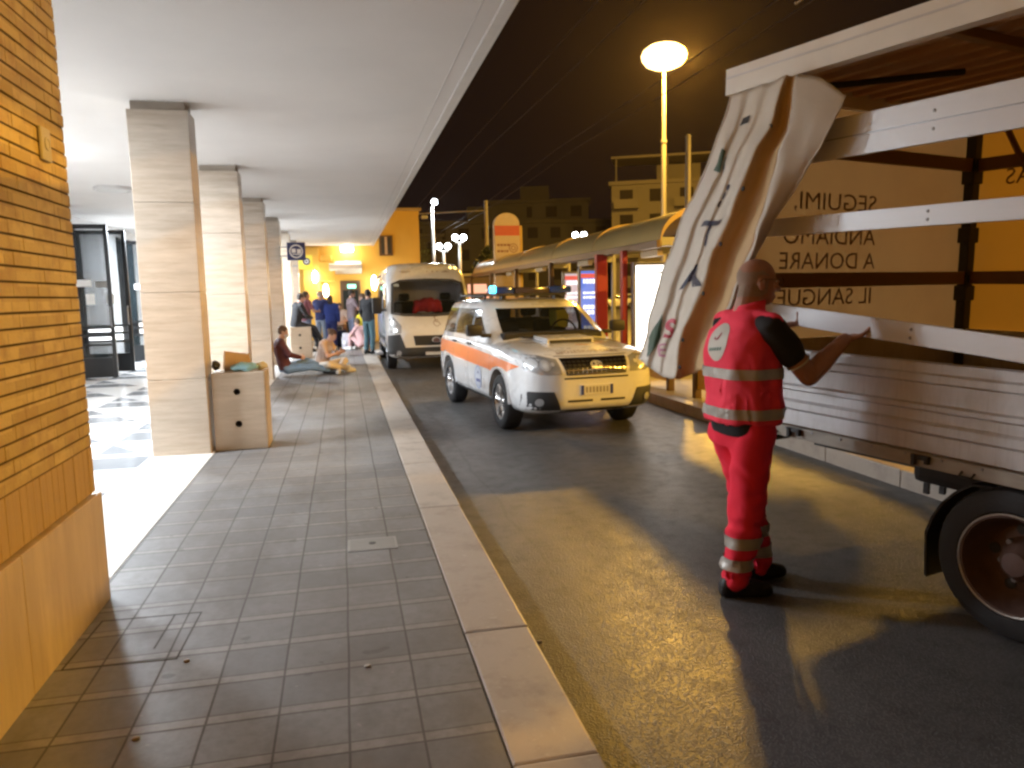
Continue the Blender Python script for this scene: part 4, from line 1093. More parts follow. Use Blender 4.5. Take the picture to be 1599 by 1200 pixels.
    for s in (-1, 1):
        S = sd_ray(s)
        def side(nm, polys, mat, off=.004, cell=.1, par=None): return obj(nm, project(poly2(polys), tree, S, off, cell), mat, par or t, True)
        side('side_window', [[(1.72, 1.42), (1.0, 1.36), (1.0, 1.95), (1.28, 1.97)], [(.55, 1.40), (-.75, 1.40), (-.75, 2.0), (.55, 2.0)], [(-.95, 1.4), (-2.4, 1.4), (-2.4, 2.0), (-.95, 2.0)]], M_DARKGLASS, .005)
        side('side_rub_strip', [rect(-2.5, .62, -2.2, .74), rect(-1.3, .62, 1.2, .74)], M_CLADDING, .012)
        side('bumper_corner', [[(2.10, .30), (2.62, .30), (2.62, .82), (2.16, .80)]], M_CLADDING, .009)
        side('door_seam', [rect(.86, .4, .872, 2.1), rect(-.85, .4, -.838, 2.2), rect(1.86, .8, 1.87, 1.3)], M_BLACKPL, .004)
        b = BM(); box(b, (1.62, min(s * 1.08, s * 1.30), 1.28), (1.78, max(s * 1.08, s * 1.30), 1.66), .05); box(b, (1.66, min(s * .96, s * 1.1), 1.34), (1.74, max(s * .96, s * 1.1), 1.40), .01); obj('mirror', b, M_BLACKPL, t, True, 40)
        for x in (1.66, -1.75): wheel(t, x, s * .90, s, .345, .215, 8, M_GREYMETAL)
    b = BM(); box(b, (1.5, -.85, .9), (2.0, .85, 1.26), .05); obj('dashboard', b, M_SEAT, t)
    for y in (-.5, .5):
        b = BM(); box(b, (.80, y - .25, 1.0), (.95, y + .25, 1.55), .06); box(b, (.82, y - .13, 1.57), (.92, y + .13, 1.74), .05); obj('seat', b, M_SEAT, t)
    b = BM(); box(b, (-.7, -1.20, .24), (.5, -1.03, .30), .01); obj('side_step', b, M_GREYMETAL, t)
    b = BM(); box(b, (-2.5, -.85, .28), (2.3, .85, .36)); obj('underbody', b, M_BLACKPL, t)
    # van side mouldings near the roof and door rails
    b = BM(); tube(b, [(.8, -1.035, 2.17), (-2.4, -1.03, 2.17)], .02, 6); obj('sliding_rail', b, M_CLADDING, t)
    return t
van = make_van()
van.location = (1.95, 19.42, 0); van.rotation_euler = (0, 0, R(-90))
# red jacket slung over the van dashboard
b = BM()
loft(b, [((0, 0, -.16), (.30, 0, 0), (0, .10, 0)), ((0, 0, -.06), (.34, 0, 0), (0, .13, 0)), ((0, 0, .06), (.30, 0, 0), (0, .12, 0)), ((0, .02, .14), (.16, 0, 0), (0, .08, 0)), ((0, .02, .17), (.08, 0, 0), (0, .05, 0))], 24)
limb(b, (.25, 0, .06), (.30, -.1, -.14), .07, .06); limb(b, (-.25, 0, .06), (-.30, -.1, -.14), .07, .06)
me = remesh(b, .02, 4); crumple(me, .03, 9, 2)
o = obj('red_jacket', me, pm('red_cloth', (.55, .02, .05), .8, var=.2), None, True); o.location = (1.93, 17.86, 1.46)
tag(o, 'red jacket bundled on the dashboard behind the white van windscreen', 'jacket')
# ------------------------------------------------------------------ truck (local x to its cab, y to its far side, z up)
TX, TY, TZ = V((.27, -.963, -.025)).normalized(), None, None
TY = V((0, 0, 1)).cross(TX).normalized(); TZ = TX.cross(TY)
TM = Matrix(((TX.x, TY.x, TZ.x, 2.441), (TX.y, TY.y, TZ.y, 4.561), (TX.z, TY.z, TZ.z, .046), (0, 0, 0, 1)))
truck = thing('cargo_truck', 'white curtain-sided truck with its side curtain pulled back and slats bare', 'truck'); truck.matrix_world = TM
M_ALU = pm('aluminium_board', (.58, .58, .59), .5, metal=.25, var=.12, scale=3, stretch=(.5, 1, 8), coat=.1)
def grime(m, col, amt, z0=.35, z1=.62):
    nt = m.node_tree; b_ = nt.nodes['Principled BSDF']; src = b_.inputs['Base Color'].links[0].from_socket
    n_ = _ramp(nt, _noise(nt, _geo(nt, (1.2, 1, .5)), 5, 8, .7), z0 + .1, z1 + .1); d_ = _ramp(nt, _noise(nt, _geo(nt, (7, 1, .6)), 6, 5, .65), .5, .75)
    c_ = _mix(nt, src, col, _math(nt, 'MULTIPLY', _math(nt, 'MAXIMUM', n_, d_), amt)); nt.links.new(c_, b_.inputs['Base Color'])
grime(M_ALU, (.28, .25, .22), .42)
M_SLAT = pm('slat_aluminium', (.72, .73, .75), .42, metal=.15, var=.05, scale=4, stretch=(.4, 1, 6), bump=.05, bscale=80)
M_BROWNW = pm('brown_lath', (.20, .105, .05), .6, var=.2, scale=5, stretch=(.5, 1, 8))
M_TWHITE = pm('truck_white', (.66, .63, .58), .4, var=.06, coat=.3)
M_RAIL = pm('roof_rail_white', (.74, .70, .62), .4, var=.08)
M_CHASSIS = pm('chassis_black', (.018, .017, .017), .6, bump=.2)
M_DIRTY = pm('dirty_ledge', (.34, .31, .26), .6, var=.4, scale=9, stretch=(.6, 1, 2))
M_TARP = pm('white_tarpaulin', (.68, .62, .53), .5, var=.06, scale=7, bump=.28, bscale=26, trans=.12)
M_TARPTAN = pm('sodium_tan_tarpaulin', (.66, .46, .23), .55, var=.10, scale=5, bump=.12, bscale=14, trans=.15)  # tan carries the sodium backlight and flap shade on the curtain folds
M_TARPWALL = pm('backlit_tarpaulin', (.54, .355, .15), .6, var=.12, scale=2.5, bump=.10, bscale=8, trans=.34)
M_TARPTXT = pm('tarpaulin_print', (.24, .13, .06), .7)
TW, TL = 2.5, 5.2
b = BM(); box(b, (0, .03, .805), (TL, TW - .03, .86), .004); obj('deck', b, M_BROWNW, truck)
b = BM(); box(b, (0, 0, .735), (TL, .06, .803), .006); box(b, (0, TW - .06, .735), (TL, TW, .803), .006); box(b, (0, .061, .735), (.06, TW - .061, .803), .006); obj('ledge', b, M_DIRTY, truck)
# drop sides with pressed ridges
def dropside(x0, x1, y, s):
    pr = [(0, .808), (.012, .815), (.012, .90), (.028, .915), (.028, .955), (.012, .97), (.012, 1.02), (.030, 1.03), (.030, 1.052), (.012, 1.062), (.012, 1.16), (.026, 1.17), (.026, 1.205), (.012, 1.215), (.012, 1.262), (.0, 1.268)]
    poly = [(y - s * a, z) for a, z in pr] + [(y + s * .02, 1.268), (y + s * .02, .808)]
    b = BM(); prism(b, poly, x1 - x0, 'x', x0); return obj('drop_side', b, M_ALU, truck, True, 25)
for x0, x1 in ((.05, 2.56), (2.64, 5.15)):
    d = dropside(x0, x1, .032, 1)
    for x in (x0 + .53, x0 + 1.33, x0 + 2.1):
        b = BM(); box(b, (x - .05, -.02, .775), (x + .05, .0, .80), .004); box(b, (x - .04, -.03, .745), (x - .02, -.004, .80), .003); box(b, (x + .03, -.03, .76), (x + .05, -.004, .80), .003)
        obj('hinge', b, M_CHASSIS, d)
    dropside(x0, x1, TW - .032, -1)
b = BM(); box(b, (.004, .07, .808), (.04, TW - .07, 1.27), .006); obj('tailboard', b, M_ALU, truck)
for x in (.02, 2.56, 5.15):
    for y in (.0, TW - .10):
        if x == .02 and y == 0: continue
        b = BM(); box(b, (x, y + .005, .81), (x + .075, y + .095, 2.84), .008)
        for z in (1.55, 2.0, 2.45): box(b, (x - .012, y - .012 if y else y + .02, z - .06), (x + .087, y + .112 if y < 1 else y + .112, z + .06), .01)
        obj('post', b, M_CHASSIS if y else M_GREYMETAL, truck)
b = BM(); box(b, (.005, .10, .81), (.06, .16, 2.84), .008); obj('post', b, M_CHASSIS, truck)
# latches, rivets and strap hooks along the near side
for x in (.10, 2.52, 2.70, 5.08):
    b = BM(); box(b, (x - .035, -.012, 1.10), (x + .035, .004, 1.25), .006); box(b, (x - .012, -.035, 1.04), (x + .012, -.013, 1.22), .006); obj('latch', b, M_GREYMETAL, truck)
b = BM()
for k in range(26):
    lathe(b, [(.001, -.008), (.006, -.006), (.008, 0)], 8, 'y', (.12 + k * .195, .0, .79))
o_ = obj('rivets', b, M_GREYMETAL, truck); o_['kind'] = 'stuff'
for x in (.42, 1.62, 3.1, 4.3):
    b = BM(); tube(b, [(x - .03, -.004, .76), (x - .03, -.03, .742), (x + .03, -.03, .742), (x + .03, -.004, .76)], .006, 6); obj('strap_hook', b, M_CHASSIS, truck)
# near-side slats
def slat(nm, x0, x1, y, z0, z1, mat, seam=None, rot=None, piv=None):
    b = BM(); box(b, (x0, y - .014, z0), (x1, y + .014, z1), .004, rot, piv); o = obj(nm, b, mat, truck)
    b = BM()
    for x in (x0 + .05, (x0 + x1) / 2, x1 - .05):
        for q in (.3, .7): lathe(b, [(.001, -.005), (.007, -.0035), (.009, 0)], 8, 'y', (x, y - .0142, z0 + (z1 - z0) * q))
    if rot is not None: bmesh.ops.transform(b, verts=b.verts[:], matrix=Matrix.Translation(V(piv)) @ rot.to_4x4() @ Matrix.Translation(-V(piv)))
    r_ = obj('rivets', b, M_GREYMETAL, o); r_['kind'] = 'stuff'
    if seam:
        b = BM(); box(b, (x0 + .002, y - .0165, seam - .003), (x1 - .002, y - .0142, seam + .003)); obj('seam', b, M_GREYMETAL, o)
    return o
for x0, x1 in ((.07, 2.55), (2.65, 5.14)):
    slat('slat', x0, x1, .04, 2.338, 2.552, M_SLAT, 2.443); slat('slat', x0, x1, .04, 1.94, 2.042, M_SLAT)
slat('slat', 2.65, 5.14, .04, 1.53, 1.64, M_SLAT)
ls = slat('loose_slat', .27, 2.35, -.03, 1.42, 1.528, M_SLAT, None, Euler((0, R(4.6), 0)).to_matrix(), (.5, -.03, 1.48)); ls['label'] = 'loose tilted slat held by the man in red'
# far-side and tail laths seen from inside
for z in (1.67, 2.53):
    b = BM(); box(b, (.062, .12, z - .05), (.085, TW - .1, z + .05), .004); obj('tail_lath', b, M_BROWNW, truck)
    b = BM(); box(b, (.1, TW - .06, z - .05), (5.14, TW - .035, z + .05), .004); obj('far_lath', b, M_BROWNW, truck)
for x0 in (.2, 2.7):
    for k in range(2):
        b = BM(); x = x0 + .1 + k * .22; tube(b, [(x, TW - .075, 2.78), (x + .75, TW - .075, 1.3)], .022, 6); obj('far_brace', b, M_BROWNW, truck)
# roof
b = BM(); prism(b, [(-.03, 2.83), (.05, 2.83), (.05, 2.955), (.02, 2.985), (-.03, 2.985)], TL + .04, 'x', -.05); o_ = obj('roof_rail', b, M_RAIL, truck)
b = BM(); box(b, (-.048, -.034, 2.925), (TL - .02, -.0305, 2.935)); obj('rail_groove', b, MATS['groove_grey'], o_)
b = BM(); box(b, (-.05, TW - .05, 2.83), (TL - .01, TW + .03, 2.985), .006); obj('roof_rail', b, M_RAIL, truck)
b = BM(); box(b, (-.05, .051, 2.84), (.02, TW - .051, 2.985), .006); obj('rear_header', b, M_RAIL, truck)
b = BM(); box(b, (.0, .052, 2.97), (TL - .01, TW - .052, 2.985)); obj('roof_sheet', b, pm('roof_brown', (.34, .20, .12), .6, trans=.3), truck)
b = BM()
for k in range(13):
    y = .16 + k * .18; box(b, (.022, y, 2.915), (TL - .012, y + .055, 2.968), .006)
obj('roof_batten', b, pm('batten_brown', (.52, .33, .21), .6), truck)
b = BM()
for x in (1.25, 2.6, 3.9): box(b, (x, .052, 2.86), (x + .06, TW - .052, 2.912), .006)
obj('roof_bow', b, M_BROWNW, truck)
b = BM(); tube(b, [(.12, .14, 2.84), (.55, .30, 2.80), (.9, .9, 2.86)], .02, 6); box(b, (.30, .10, 2.72), (.40, .18, 2.84), .02); obj('curtain_runner', b, M_CHASSIS, truck)
# tail and far tarpaulins, printed on the outside
b = BM(); bmesh.ops.create_grid(b, x_segments=24, y_segments=16, size=.5)
for v in b.verts:
    u, w = v.co.x, v.co.y; y = TW / 2 + u * (TW - .04); z = 2.05 + w * 1.58
    v.co = V((-.010 - .008 * math.sin(u * 9 + w * 4) * (1 - abs(2 * u) ** 4), y, z))
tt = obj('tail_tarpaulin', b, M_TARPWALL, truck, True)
b = BM(); bmesh.ops.create_grid(b, x_segments=40, y_segments=12, size=.5)
for v in b.verts:
    u, w = v.co.x, v.co.y
    v.co = V((TL / 2 + u * (TL - .02), TW + .016 + .014 * math.sin(u * 23 + w * 5), 2.05 + w * 1.58))
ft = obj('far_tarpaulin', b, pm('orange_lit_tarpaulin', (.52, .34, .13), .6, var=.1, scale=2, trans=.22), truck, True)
def lettering(s, size, y_at, z, x, parent, wid=None):
    b = textbm(s, size, 'LEFT', 0)
    if wid:
        w0 = max(v.co.x for v in b.verts); bmesh.ops.scale(b, vec=(wid / w0, 1, 1), verts=b.verts[:])
    for v in b.verts: v.co = V((x, y_at - v.co.x, z + v.co.y))
    return obj('lettering', b, M_TARPTXT, parent)
for s, y, z, w in (('SEGUIMI,', 1.41, 2.20, .85), ('ANDIAMO', 1.41, 1.965, .94), ('A DONARE', 1.42, 1.795, .98), ('IL SANGUE', 1.41, 1.545, .98)):
    lettering(s, .165, y, z, .006, tt, w)
b = textbm('AS', .17, 'LEFT', 0)
for v in b.verts: v.co = V((.25 + .22 - v.co.x, TW - .003, 2.42 + v.co.y))
obj('lettering', b, M_TARPTXT, ft)
# bulkhead and cab (beyond the right edge of the photograph)
b = BM(); box(b, (5.16, .05, .81), (5.2, TW - .05, 2.83), .004); obj('bulkhead', b, M_ALU, truck)
zg = .085
b = BM(); prism(b, [(5.35, .55), (7.05, .45), (7.12, .95), (7.0, 1.35), (6.55, 2.2), (6.3, 2.32), (5.35, 2.35)], 2.0, 'y', .25)
cabm = obj('cab', b, M_TWHITE, truck)
b = BM(); prism(b, [(5.6, 1.35), (6.75, 1.35), (6.42, 2.05), (5.6, 2.1)], .01, 'y', .236); obj('cab_window', b, M_DARKGLASS, cabm)
b = BM(); prism(b, [(5.6, 1.35), (6.75, 1.35), (6.42, 2.05), (5.6, 2.1)], .01, 'y', 2.254); obj('cab_window', b, M_DARKGLASS, cabm)
b = BM(); 
f_ = [b.verts.new(p) for p in ((7.003, .4, 1.37), (7.003, 2.1, 1.37), (6.565, 2.1, 2.19), (6.565, .4, 2.19))]; b.faces.new(f_); obj('windscreen', b, M_DARKGLASS, cabm)
for y in (.5, 2.0):
    b = BM(); box(b, (7.07, y - .16, .62), (7.13, y + .16, .82), .03); obj('headlight', b, M_HEAD, cabm)
# chassis
b = BM(); box(b, (.1, .75, .52), (6.9, .85, .733)); box(b, (.1, 1.65, .52), (6.9, 1.75, .733)); box(b, (.02, .3, .60), (.12, 2.2, .72), .01)
for x in (.5, 1.2, 2.8, 3.9): box(b, (x, .851, .60), (x + .07, 1.649, .70))
obj('chassis', b, M_CHASSIS, truck)
b = BM(); box(b, (1.13, .30, .56), (1.78, .74, .732), .05); box(b, (1.18, .34, .50), (1.21, .36, .56)); box(b, (1.27, .34, .52), (1.30, .36, .56)); obj('tool_box', b, M_CHASSIS, truck)
tube_pts = [(.2, .4, .72), (.5, .42, .66), (.8, .4, .70), (1.1, .38, .68)]
b = BM(); tube(b, tube_pts, .012, 6); obj('cable', b, M_CHASSIS, truck)
for s_, y in ((1, .06), (-1, TW - .06)):
    b = BM(); ring = []
    prof_ = [(.455, R(a)) for a in range(20, 186, 11)]
    pts_o = [(1.83 - .455 * math.cos(a) , .33 + .455 * math.sin(a)) for r, a in prof_][::-1]
    pts_o = [(1.83 + .455 * math.cos(R(a)), .30 + min(.40, .455 * math.sin(R(a)))) for a in range(25, 181, 12)] + [(1.395, .16)]
    pts_i = [(1.83 + (x - 1.83) * .97, z - .008) for x, z in pts_o]
    prism(b, pts_o + pts_i[::-1], s_ * .56, 'y', y); obj('mudguard', b, M_CHASSIS, truck, True, 40)
M_RIMRED = pm('rusty_rim', (.115, .068, .055), .5, metal=.1, var=.4, scale=14, bump=.2)
def truck_wheel(x, y, s, zz):
    b = BM(); Rr, h, rr = .362, .11, .238
    lathe(b, [(rr, -h * .7), (rr + .015, -h * .95), (Rr - .06, -h), (Rr - .015, -h * .86), (Rr, -h * .6), (Rr, h * .6), (Rr - .015, h * .86), (Rr - .06, h), (rr + .015, h * .95), (rr, h * .7)], 48, 'y', (x, y, zz + Rr), False)
    for k in range(48):
        a = 2 * math.pi * k / 48; c = V((x + Rr * math.cos(a), y, zz + Rr + Rr * math.sin(a)))
        box(b, c - V((.007, h * .55, .005)), c + V((.007, h * .55, .005)), 0, Matrix.Rotation(-a + math.pi / 2, 3, 'Y'), c)
    w = obj('wheel', b, M_RUBBER, truck, True, 35)
    f = lambda d: y - s * d
    b = BM(); prof_ = [(rr + .004, h * .80), (rr + .006, h * .92), (rr - .012, h * .92), (rr - .02, h * .60), (rr - .03, h * .35), (rr - .045, -.02), (.165, -.045), (.115, -.035), (.095, .0), (.085, .035), (.06, .055), (.055, .075), (.001, .08)]
    rings = [[V((x + r * math.cos(2 * math.pi * k / 44), f(d), zz + Rr + r * math.sin(2 * math.pi * k / 44))) for k in range(44)] for r, d in prof_]
    ringtube(b, rings, cap=False)
    r_ = obj('rim', b, M_RIMRED, w, True, 40)
    b = BM()
    for k in range(44):
        a0, a1 = 2 * math.pi * k / 44, 2 * math.pi * (k + 1) / 44
        tube(b, [(x + (rr + .002) * math.cos(a0), f(h * .95), zz + Rr + (rr + .002) * math.sin(a0)), (x + (rr + .002) * math.cos(a1), f(h * .95), zz + Rr + (rr + .002) * math.sin(a1))], .0055, 5)
    obj('rim_edge', b, pm('worn_rim_edge', (.42, .38, .34), .4, metal=.6) if 'worn_rim_edge' not in MATS else MATS['worn_rim_edge'], w)
    b = BM()
    for k in range(6):
        a = 2 * math.pi * k / 6 + .2; c = V((x + .103 * math.cos(a), f(-.018), zz + Rr + .103 * math.sin(a)))
        lathe(b, [(.001, -s * .018), (.014, -s * .018), (.014, s * .02)], 6, 'y', c)
    obj('wheel_nut', b, M_GREYMETAL, w)
    for k in range(5):
        b = BM(); a = 2 * math.pi * k / 5; c = (x + .148 * math.cos(a + .5), f(-.036), zz + Rr + .148 * math.sin(a + .5)); lathe(b, [(.001, -s * .004), (.027, -s * .004), (.027, s * .004)], 14, 'y', c); obj('vent_hole', b, M_CHASSIS, w)
for s_, ys in ((1, (.12, .38)), (-1, (TW - .12, TW - .38))):
    truck_wheel(1.83, ys[0], s_, .0)
    b = BM(); lathe(b, [(.225, -.1), (.35, -.11), (.362, -.06), (.362, .06), (.35, .11), (.225, .1)], 40, 'y', (1.83, ys[1], .362)); obj('inner_wheel', b, M_RUBBER, truck, True, 40)
    truck_wheel(6.35, .32 if s_ > 0 else TW - .32, s_, zg)
b = BM(); box(b, (.0, .25, .63), (.03, .55, .73), .01); box(b, (.0, TW - .55, .63), (.03, TW - .25, .73), .01); obj('tail_lamp', b, pm('tail_red', (.3, .02, .02), .3), truck)

# hanging side curtain, gathered at the tail in deep folds
ROWS = [[(0.007, -0.036, 2.818), (0.124, -0.056, 2.818), (0.175, -0.045, 2.819), (0.282, -0.061, 2.824), (0.349, -0.059, 2.817), (0.507, -0.119, 2.817), (0.510, -0.092, 2.816), (0.523, -0.075, 2.815), (0.573, -0.091, 2.808), (0.717, -0.075, 2.761), (0.864, -0.053, 2.640)],
      [(-0.049, -0.080, 2.572), (0.088, -0.115, 2.559), (0.132, -0.095, 2.561), (0.246, -0.125, 2.555), (0.302, -0.120, 2.546), (0.486, -0.230, 2.527), (0.486, -0.180, 2.521), (0.505, -0.150, 2.510), (0.588, -0.180, 2.493), (0.687, -0.150, 2.459), (0.802, -0.110, 2.433)],
      [(-0.233, -0.117, 2.233), (-0.076, -0.161, 2.224), (-0.033, -0.136, 2.225), (0.086, -0.174, 2.219), (0.135, -0.167, 2.214), (0.350, -0.305, 2.194), (0.368, -0.243, 2.180), (0.412, -0.205, 2.170), (0.544, -0.242, 2.152), (0.593, -0.205, 2.146), (0.628, -0.155, 2.165)],
      [(-0.402, -0.139, 1.908), (-0.233, -0.184, 1.905), (-0.176, -0.158, 1.911), (-0.060, -0.197, 1.910), (-0.008, -0.191, 1.907), (0.214, -0.334, 1.900), (0.243, -0.269, 1.884), (0.298, -0.230, 1.875), (0.448, -0.269, 1.869), (0.450, -0.230, 1.873), (0.438, -0.178, 1.899)],
      [(-0.533, -0.159, 1.581), (-0.368, -0.205, 1.584), (-0.319, -0.179, 1.584), (-0.209, -0.218, 1.587), (-0.154, -0.211, 1.583), (0.079, -0.354, 1.586), (0.111, -0.289, 1.581), (0.181, -0.250, 1.581), (0.329, -0.289, 1.588), (0.320, -0.250, 1.595), (0.293, -0.198, 1.605)],
      [(-0.656, -0.169, 1.258), (-0.512, -0.214, 1.261), (-0.473, -0.188, 1.253), (-0.357, -0.228, 1.259), (-0.305, -0.221, 1.258), (-0.054, -0.364, 1.278), (-0.031, -0.299, 1.277), (0.032, -0.260, 1.284), (0.178, -0.299, 1.304), (0.175, -0.260, 1.310), (0.159, -0.208, 1.314)],
      [(-0.701, -0.177, 1.106), (-0.570, -0.221, 1.074), (-0.529, -0.196, 1.049), (-0.412, -0.234, 1.041), (-0.351, -0.227, 1.025), (-0.121, -0.365, 1.044), (-0.106, -0.303, 1.049), (-0.039, -0.265, 1.079), (0.097, -0.302, 1.129), (0.112, -0.265, 1.156), (0.104, -0.215, 1.177)]]
nu = 6; nv = 6
def cr(p0, p1, p2, p3, u): return .5 * ((2 * p1) + (p2 - p0) * u + (2 * p0 - 5 * p1 + 4 * p2 - p3) * u * u + (3 * p1 - p0 - 3 * p2 + p3) * u ** 3)
G = [[V(p) for p in r] for r in ROWS]
def at(cols, i, u):
    n = len(cols); return cr(cols[max(i - 1, 0)], cols[i], cols[i + 1], cols[min(i + 2, n - 1)], u)
fine = []
for r in G:
    fine.append([at(r, i, k / nu) for i in range(len(r) - 1) for k in range(nu)] + [r[-1]])
grid = []
for i in range(len(fine) - 1):
    for k in range(nv):
        grid.append([cr(fine[max(i - 1, 0)][j], fine[i][j], fine[i + 1][j], fine[min(i + 2, len(fine) - 1)][j], k / nv) for j in range(len(fine[0]))])
grid.append(fine[-1])
for i, r in enumerate(grid):
    for j, p in enumerate(r):
        n_ = noise.noise_vector(p * 4.0) * .020 + noise.noise_vector(p * 9.0) * .012 + noise.noise_vector(p * 21.0) * .004
        r[j] = p + n_ * min(1, i / 6)
cm = [BM(), BM()]
NC = len(grid[0]) - 1
def tancol(j): return 5 * nu + 1 <= j < 8 * nu - 1  # folds whose sodium backlight is painted tan
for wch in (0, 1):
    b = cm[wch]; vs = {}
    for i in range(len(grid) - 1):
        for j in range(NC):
            if tancol(j) != bool(wch): continue
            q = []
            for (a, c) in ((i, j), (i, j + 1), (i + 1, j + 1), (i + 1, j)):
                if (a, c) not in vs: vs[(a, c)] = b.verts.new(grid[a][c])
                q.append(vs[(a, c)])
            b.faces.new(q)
me = modmesh(cm[0], [('SOLIDIFY', dict(thickness=.004))])
cur = obj('side_curtain', me, M_TARP, truck, True)
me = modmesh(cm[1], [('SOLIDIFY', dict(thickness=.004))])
obj('sodium_tan_fold', me, M_TARPTAN, cur, True)
def ongrid(u, v, off=.006):
    """u across 0..1, v down 0..1 on the curtain"""
    x = min(max(u, 0), .9999) * NC; y = min(max(v, 0), .9999) * (len(grid) - 1); i, j = int(y), int(x); fu, fv = x - j, y - i
    p = grid[i][j].lerp(grid[i][j + 1], fu).lerp(grid[i + 1][j].lerp(grid[i + 1][j + 1], fu), fv)
    n_ = (grid[i][j + 1] - grid[i][j]).cross(grid[i + 1][j] - grid[i][j]).normalized()
    if n_.y > 0: n_ = -n_
    return p + n_ * off
def curtain_print(nm, bm, u0, v0, su, sv, mat, rot=0):
    gridcut(bm, .12); c_, s_ = math.cos(rot), math.sin(rot)
    for v in bm.verts:
        x, y = v.co.x * c_ - v.co.y * s_, v.co.x * s_ + v.co.y * c_
        v.co = ongrid(u0 + x * su, v0 - y * sv)
    return obj(nm, bm, mat, cur)
M_NAVY = pm('curtain_navy', (.018, .016, .04), .5); M_GREEN = pm('curtain_green', (.03, .07, .035), .5); M_RED2 = pm('curtain_red', (.45, .05, .08), .5); M_PINK = pm('curtain_pink', (.55, .25, .32), .5)
curtain_print('letter', textbm('T', 1.0, 'CENTER', .03), .37, .47, .34, .115, M_NAVY, .1)
curtain_print('letter', textbm('A', 1.0, 'CENTER', .03), .37, .61, .34, .115, M_NAVY, .15)
curtain_print('letter', textbm('S', 1.0, 'CENTER', .03), .30, .79, .30, .11, M_RED2, .3)
curtain_print('letter', textbm('E', 1.0, 'CENTER', .02), .30, .88, .28, .07, M_PINK, .3)
curtain_print('dots', poly2([circ(0, 0, .1, .2), circ(.1, .45, .1, .2), circ(-.1, -.45, .1, .2)]), .37, .345, .22, .05, M_NAVY)
curtain_print('green_mark', poly2([[(-.5, -.5), (0, -.6), (.1, .4), (-.3, .6)], [(.3, -.6), (.6, -.5), (.5, .1), (.25, .0)]]), .14, .24, .14, .055, M_GREEN)
curtain_print('dark_mark', poly2([[(-.3, -.2), (.3, -.1), (.25, .3), (-.2, .25)]]), .24, .13, .14, .05, M_CHASSIS)
curtain_print('green_diamond', poly2([[(0, -1), (.9, 0), (.2, 1), (-.6, .1)]]), .10, .83, .10, .10, M_GREEN)
for v_ in (.16, .33, .5, .66, .82, .93):
    b = BM(); p = ongrid(.535, v_, .008); ell(b, p, (.014, .006, .014), None, 10); obj('eyelet', b, M_CHASSIS, cur)
for u_ in (.0, .9999):
    b = BM(); tube(b, [ongrid(u_, k / 30, .002) for k in range(31)], .006, 6); obj('hem', b, M_TARP, cur, True)
# ------------------------------------------------------------------ people
M_SKIN = pm('skin', (.42, .215, .15), .5, var=.10, scale=14, bump=.08, bscale=150)
M_SKINP = pm('skin_pale', (.52, .31, .23), .5, var=.08, scale=14)
M_HAIRD = pm('dark_hair', (.03, .02, .015), .6, var=.3, scale=30, bump=.3)
M_HAIRB = pm('brown_hair', (.10, .055, .03), .6, var=.3, scale=30, bump=.3)
M_HAIRG = pm('grey_hair', (.42, .40, .38), .7, var=.2, scale=30, bump=.3)
M_REDV = pm('red_hivis', (.97, .065, .115), .8, var=.05, scale=9, bump=.3, bscale=30, spec=.2)
M_REDT = pm('red_trousers', (.92, .04, .08), .85, var=.07, scale=9, bump=.35, bscale=30, spec=.2)
M_BAND = pm('reflective_band', (.40, .37, .33), .4, var=.1, scale=20, metal=.2)
M_BLACKC = pm('black_cloth_wear', (.012, .012, .014), .85, var=.2)
M_BOOT = pm('boot_black', (.014, .013, .013), .5)
def rotm(fwd, up=(0, 0, 1)):
    f = V(fwd).normalized(); u = V(up); r = f.cross(u).normalized(); u = r.cross(f).normalized()
    return Matrix(((r.x, f.x, u.x), (r.y, f.y, u.y), (r.z, f.z, u.z)))
def head(bm, c, fwd, up=(0, 0, 1), s=1.0, fine=False):
    m = rotm(fwd, up); c = V(c); P = lambda x, y, z: c + m @ V((x, y, z)) * s
    E = lambda p, r: ell(bm, P(*p), tuple(q * s for q in r), m, 24 if fine else 14)
    E((0, -.012, .028), (.074, .096, .088)); E((0, .022, -.018), (.062, .070, .085)); E((0, .042, -.075), (.042, .042, .035)); E((0, .02, -.055), (.056, .055, .045))
    E((0, .087, .008), (.05, .012, .014))
    limb(bm, P(0, .085, .0), P(0, .108, -.03), .009 * s, .014 * s, 8); E((.012, .095, -.034), (.01, .012, .008)); E((-.012, .095, -.034), (.01, .012, .008))
    E((0, .084, -.062), (.022, .010, .006)); E((0, .082, -.072), (.02, .010, .007))
    for q in (-1, 1): E((q * .076, -.012, -.012), (.009, .02, .032)); E((q * .040, .070, -.02), (.022, .02, .02))
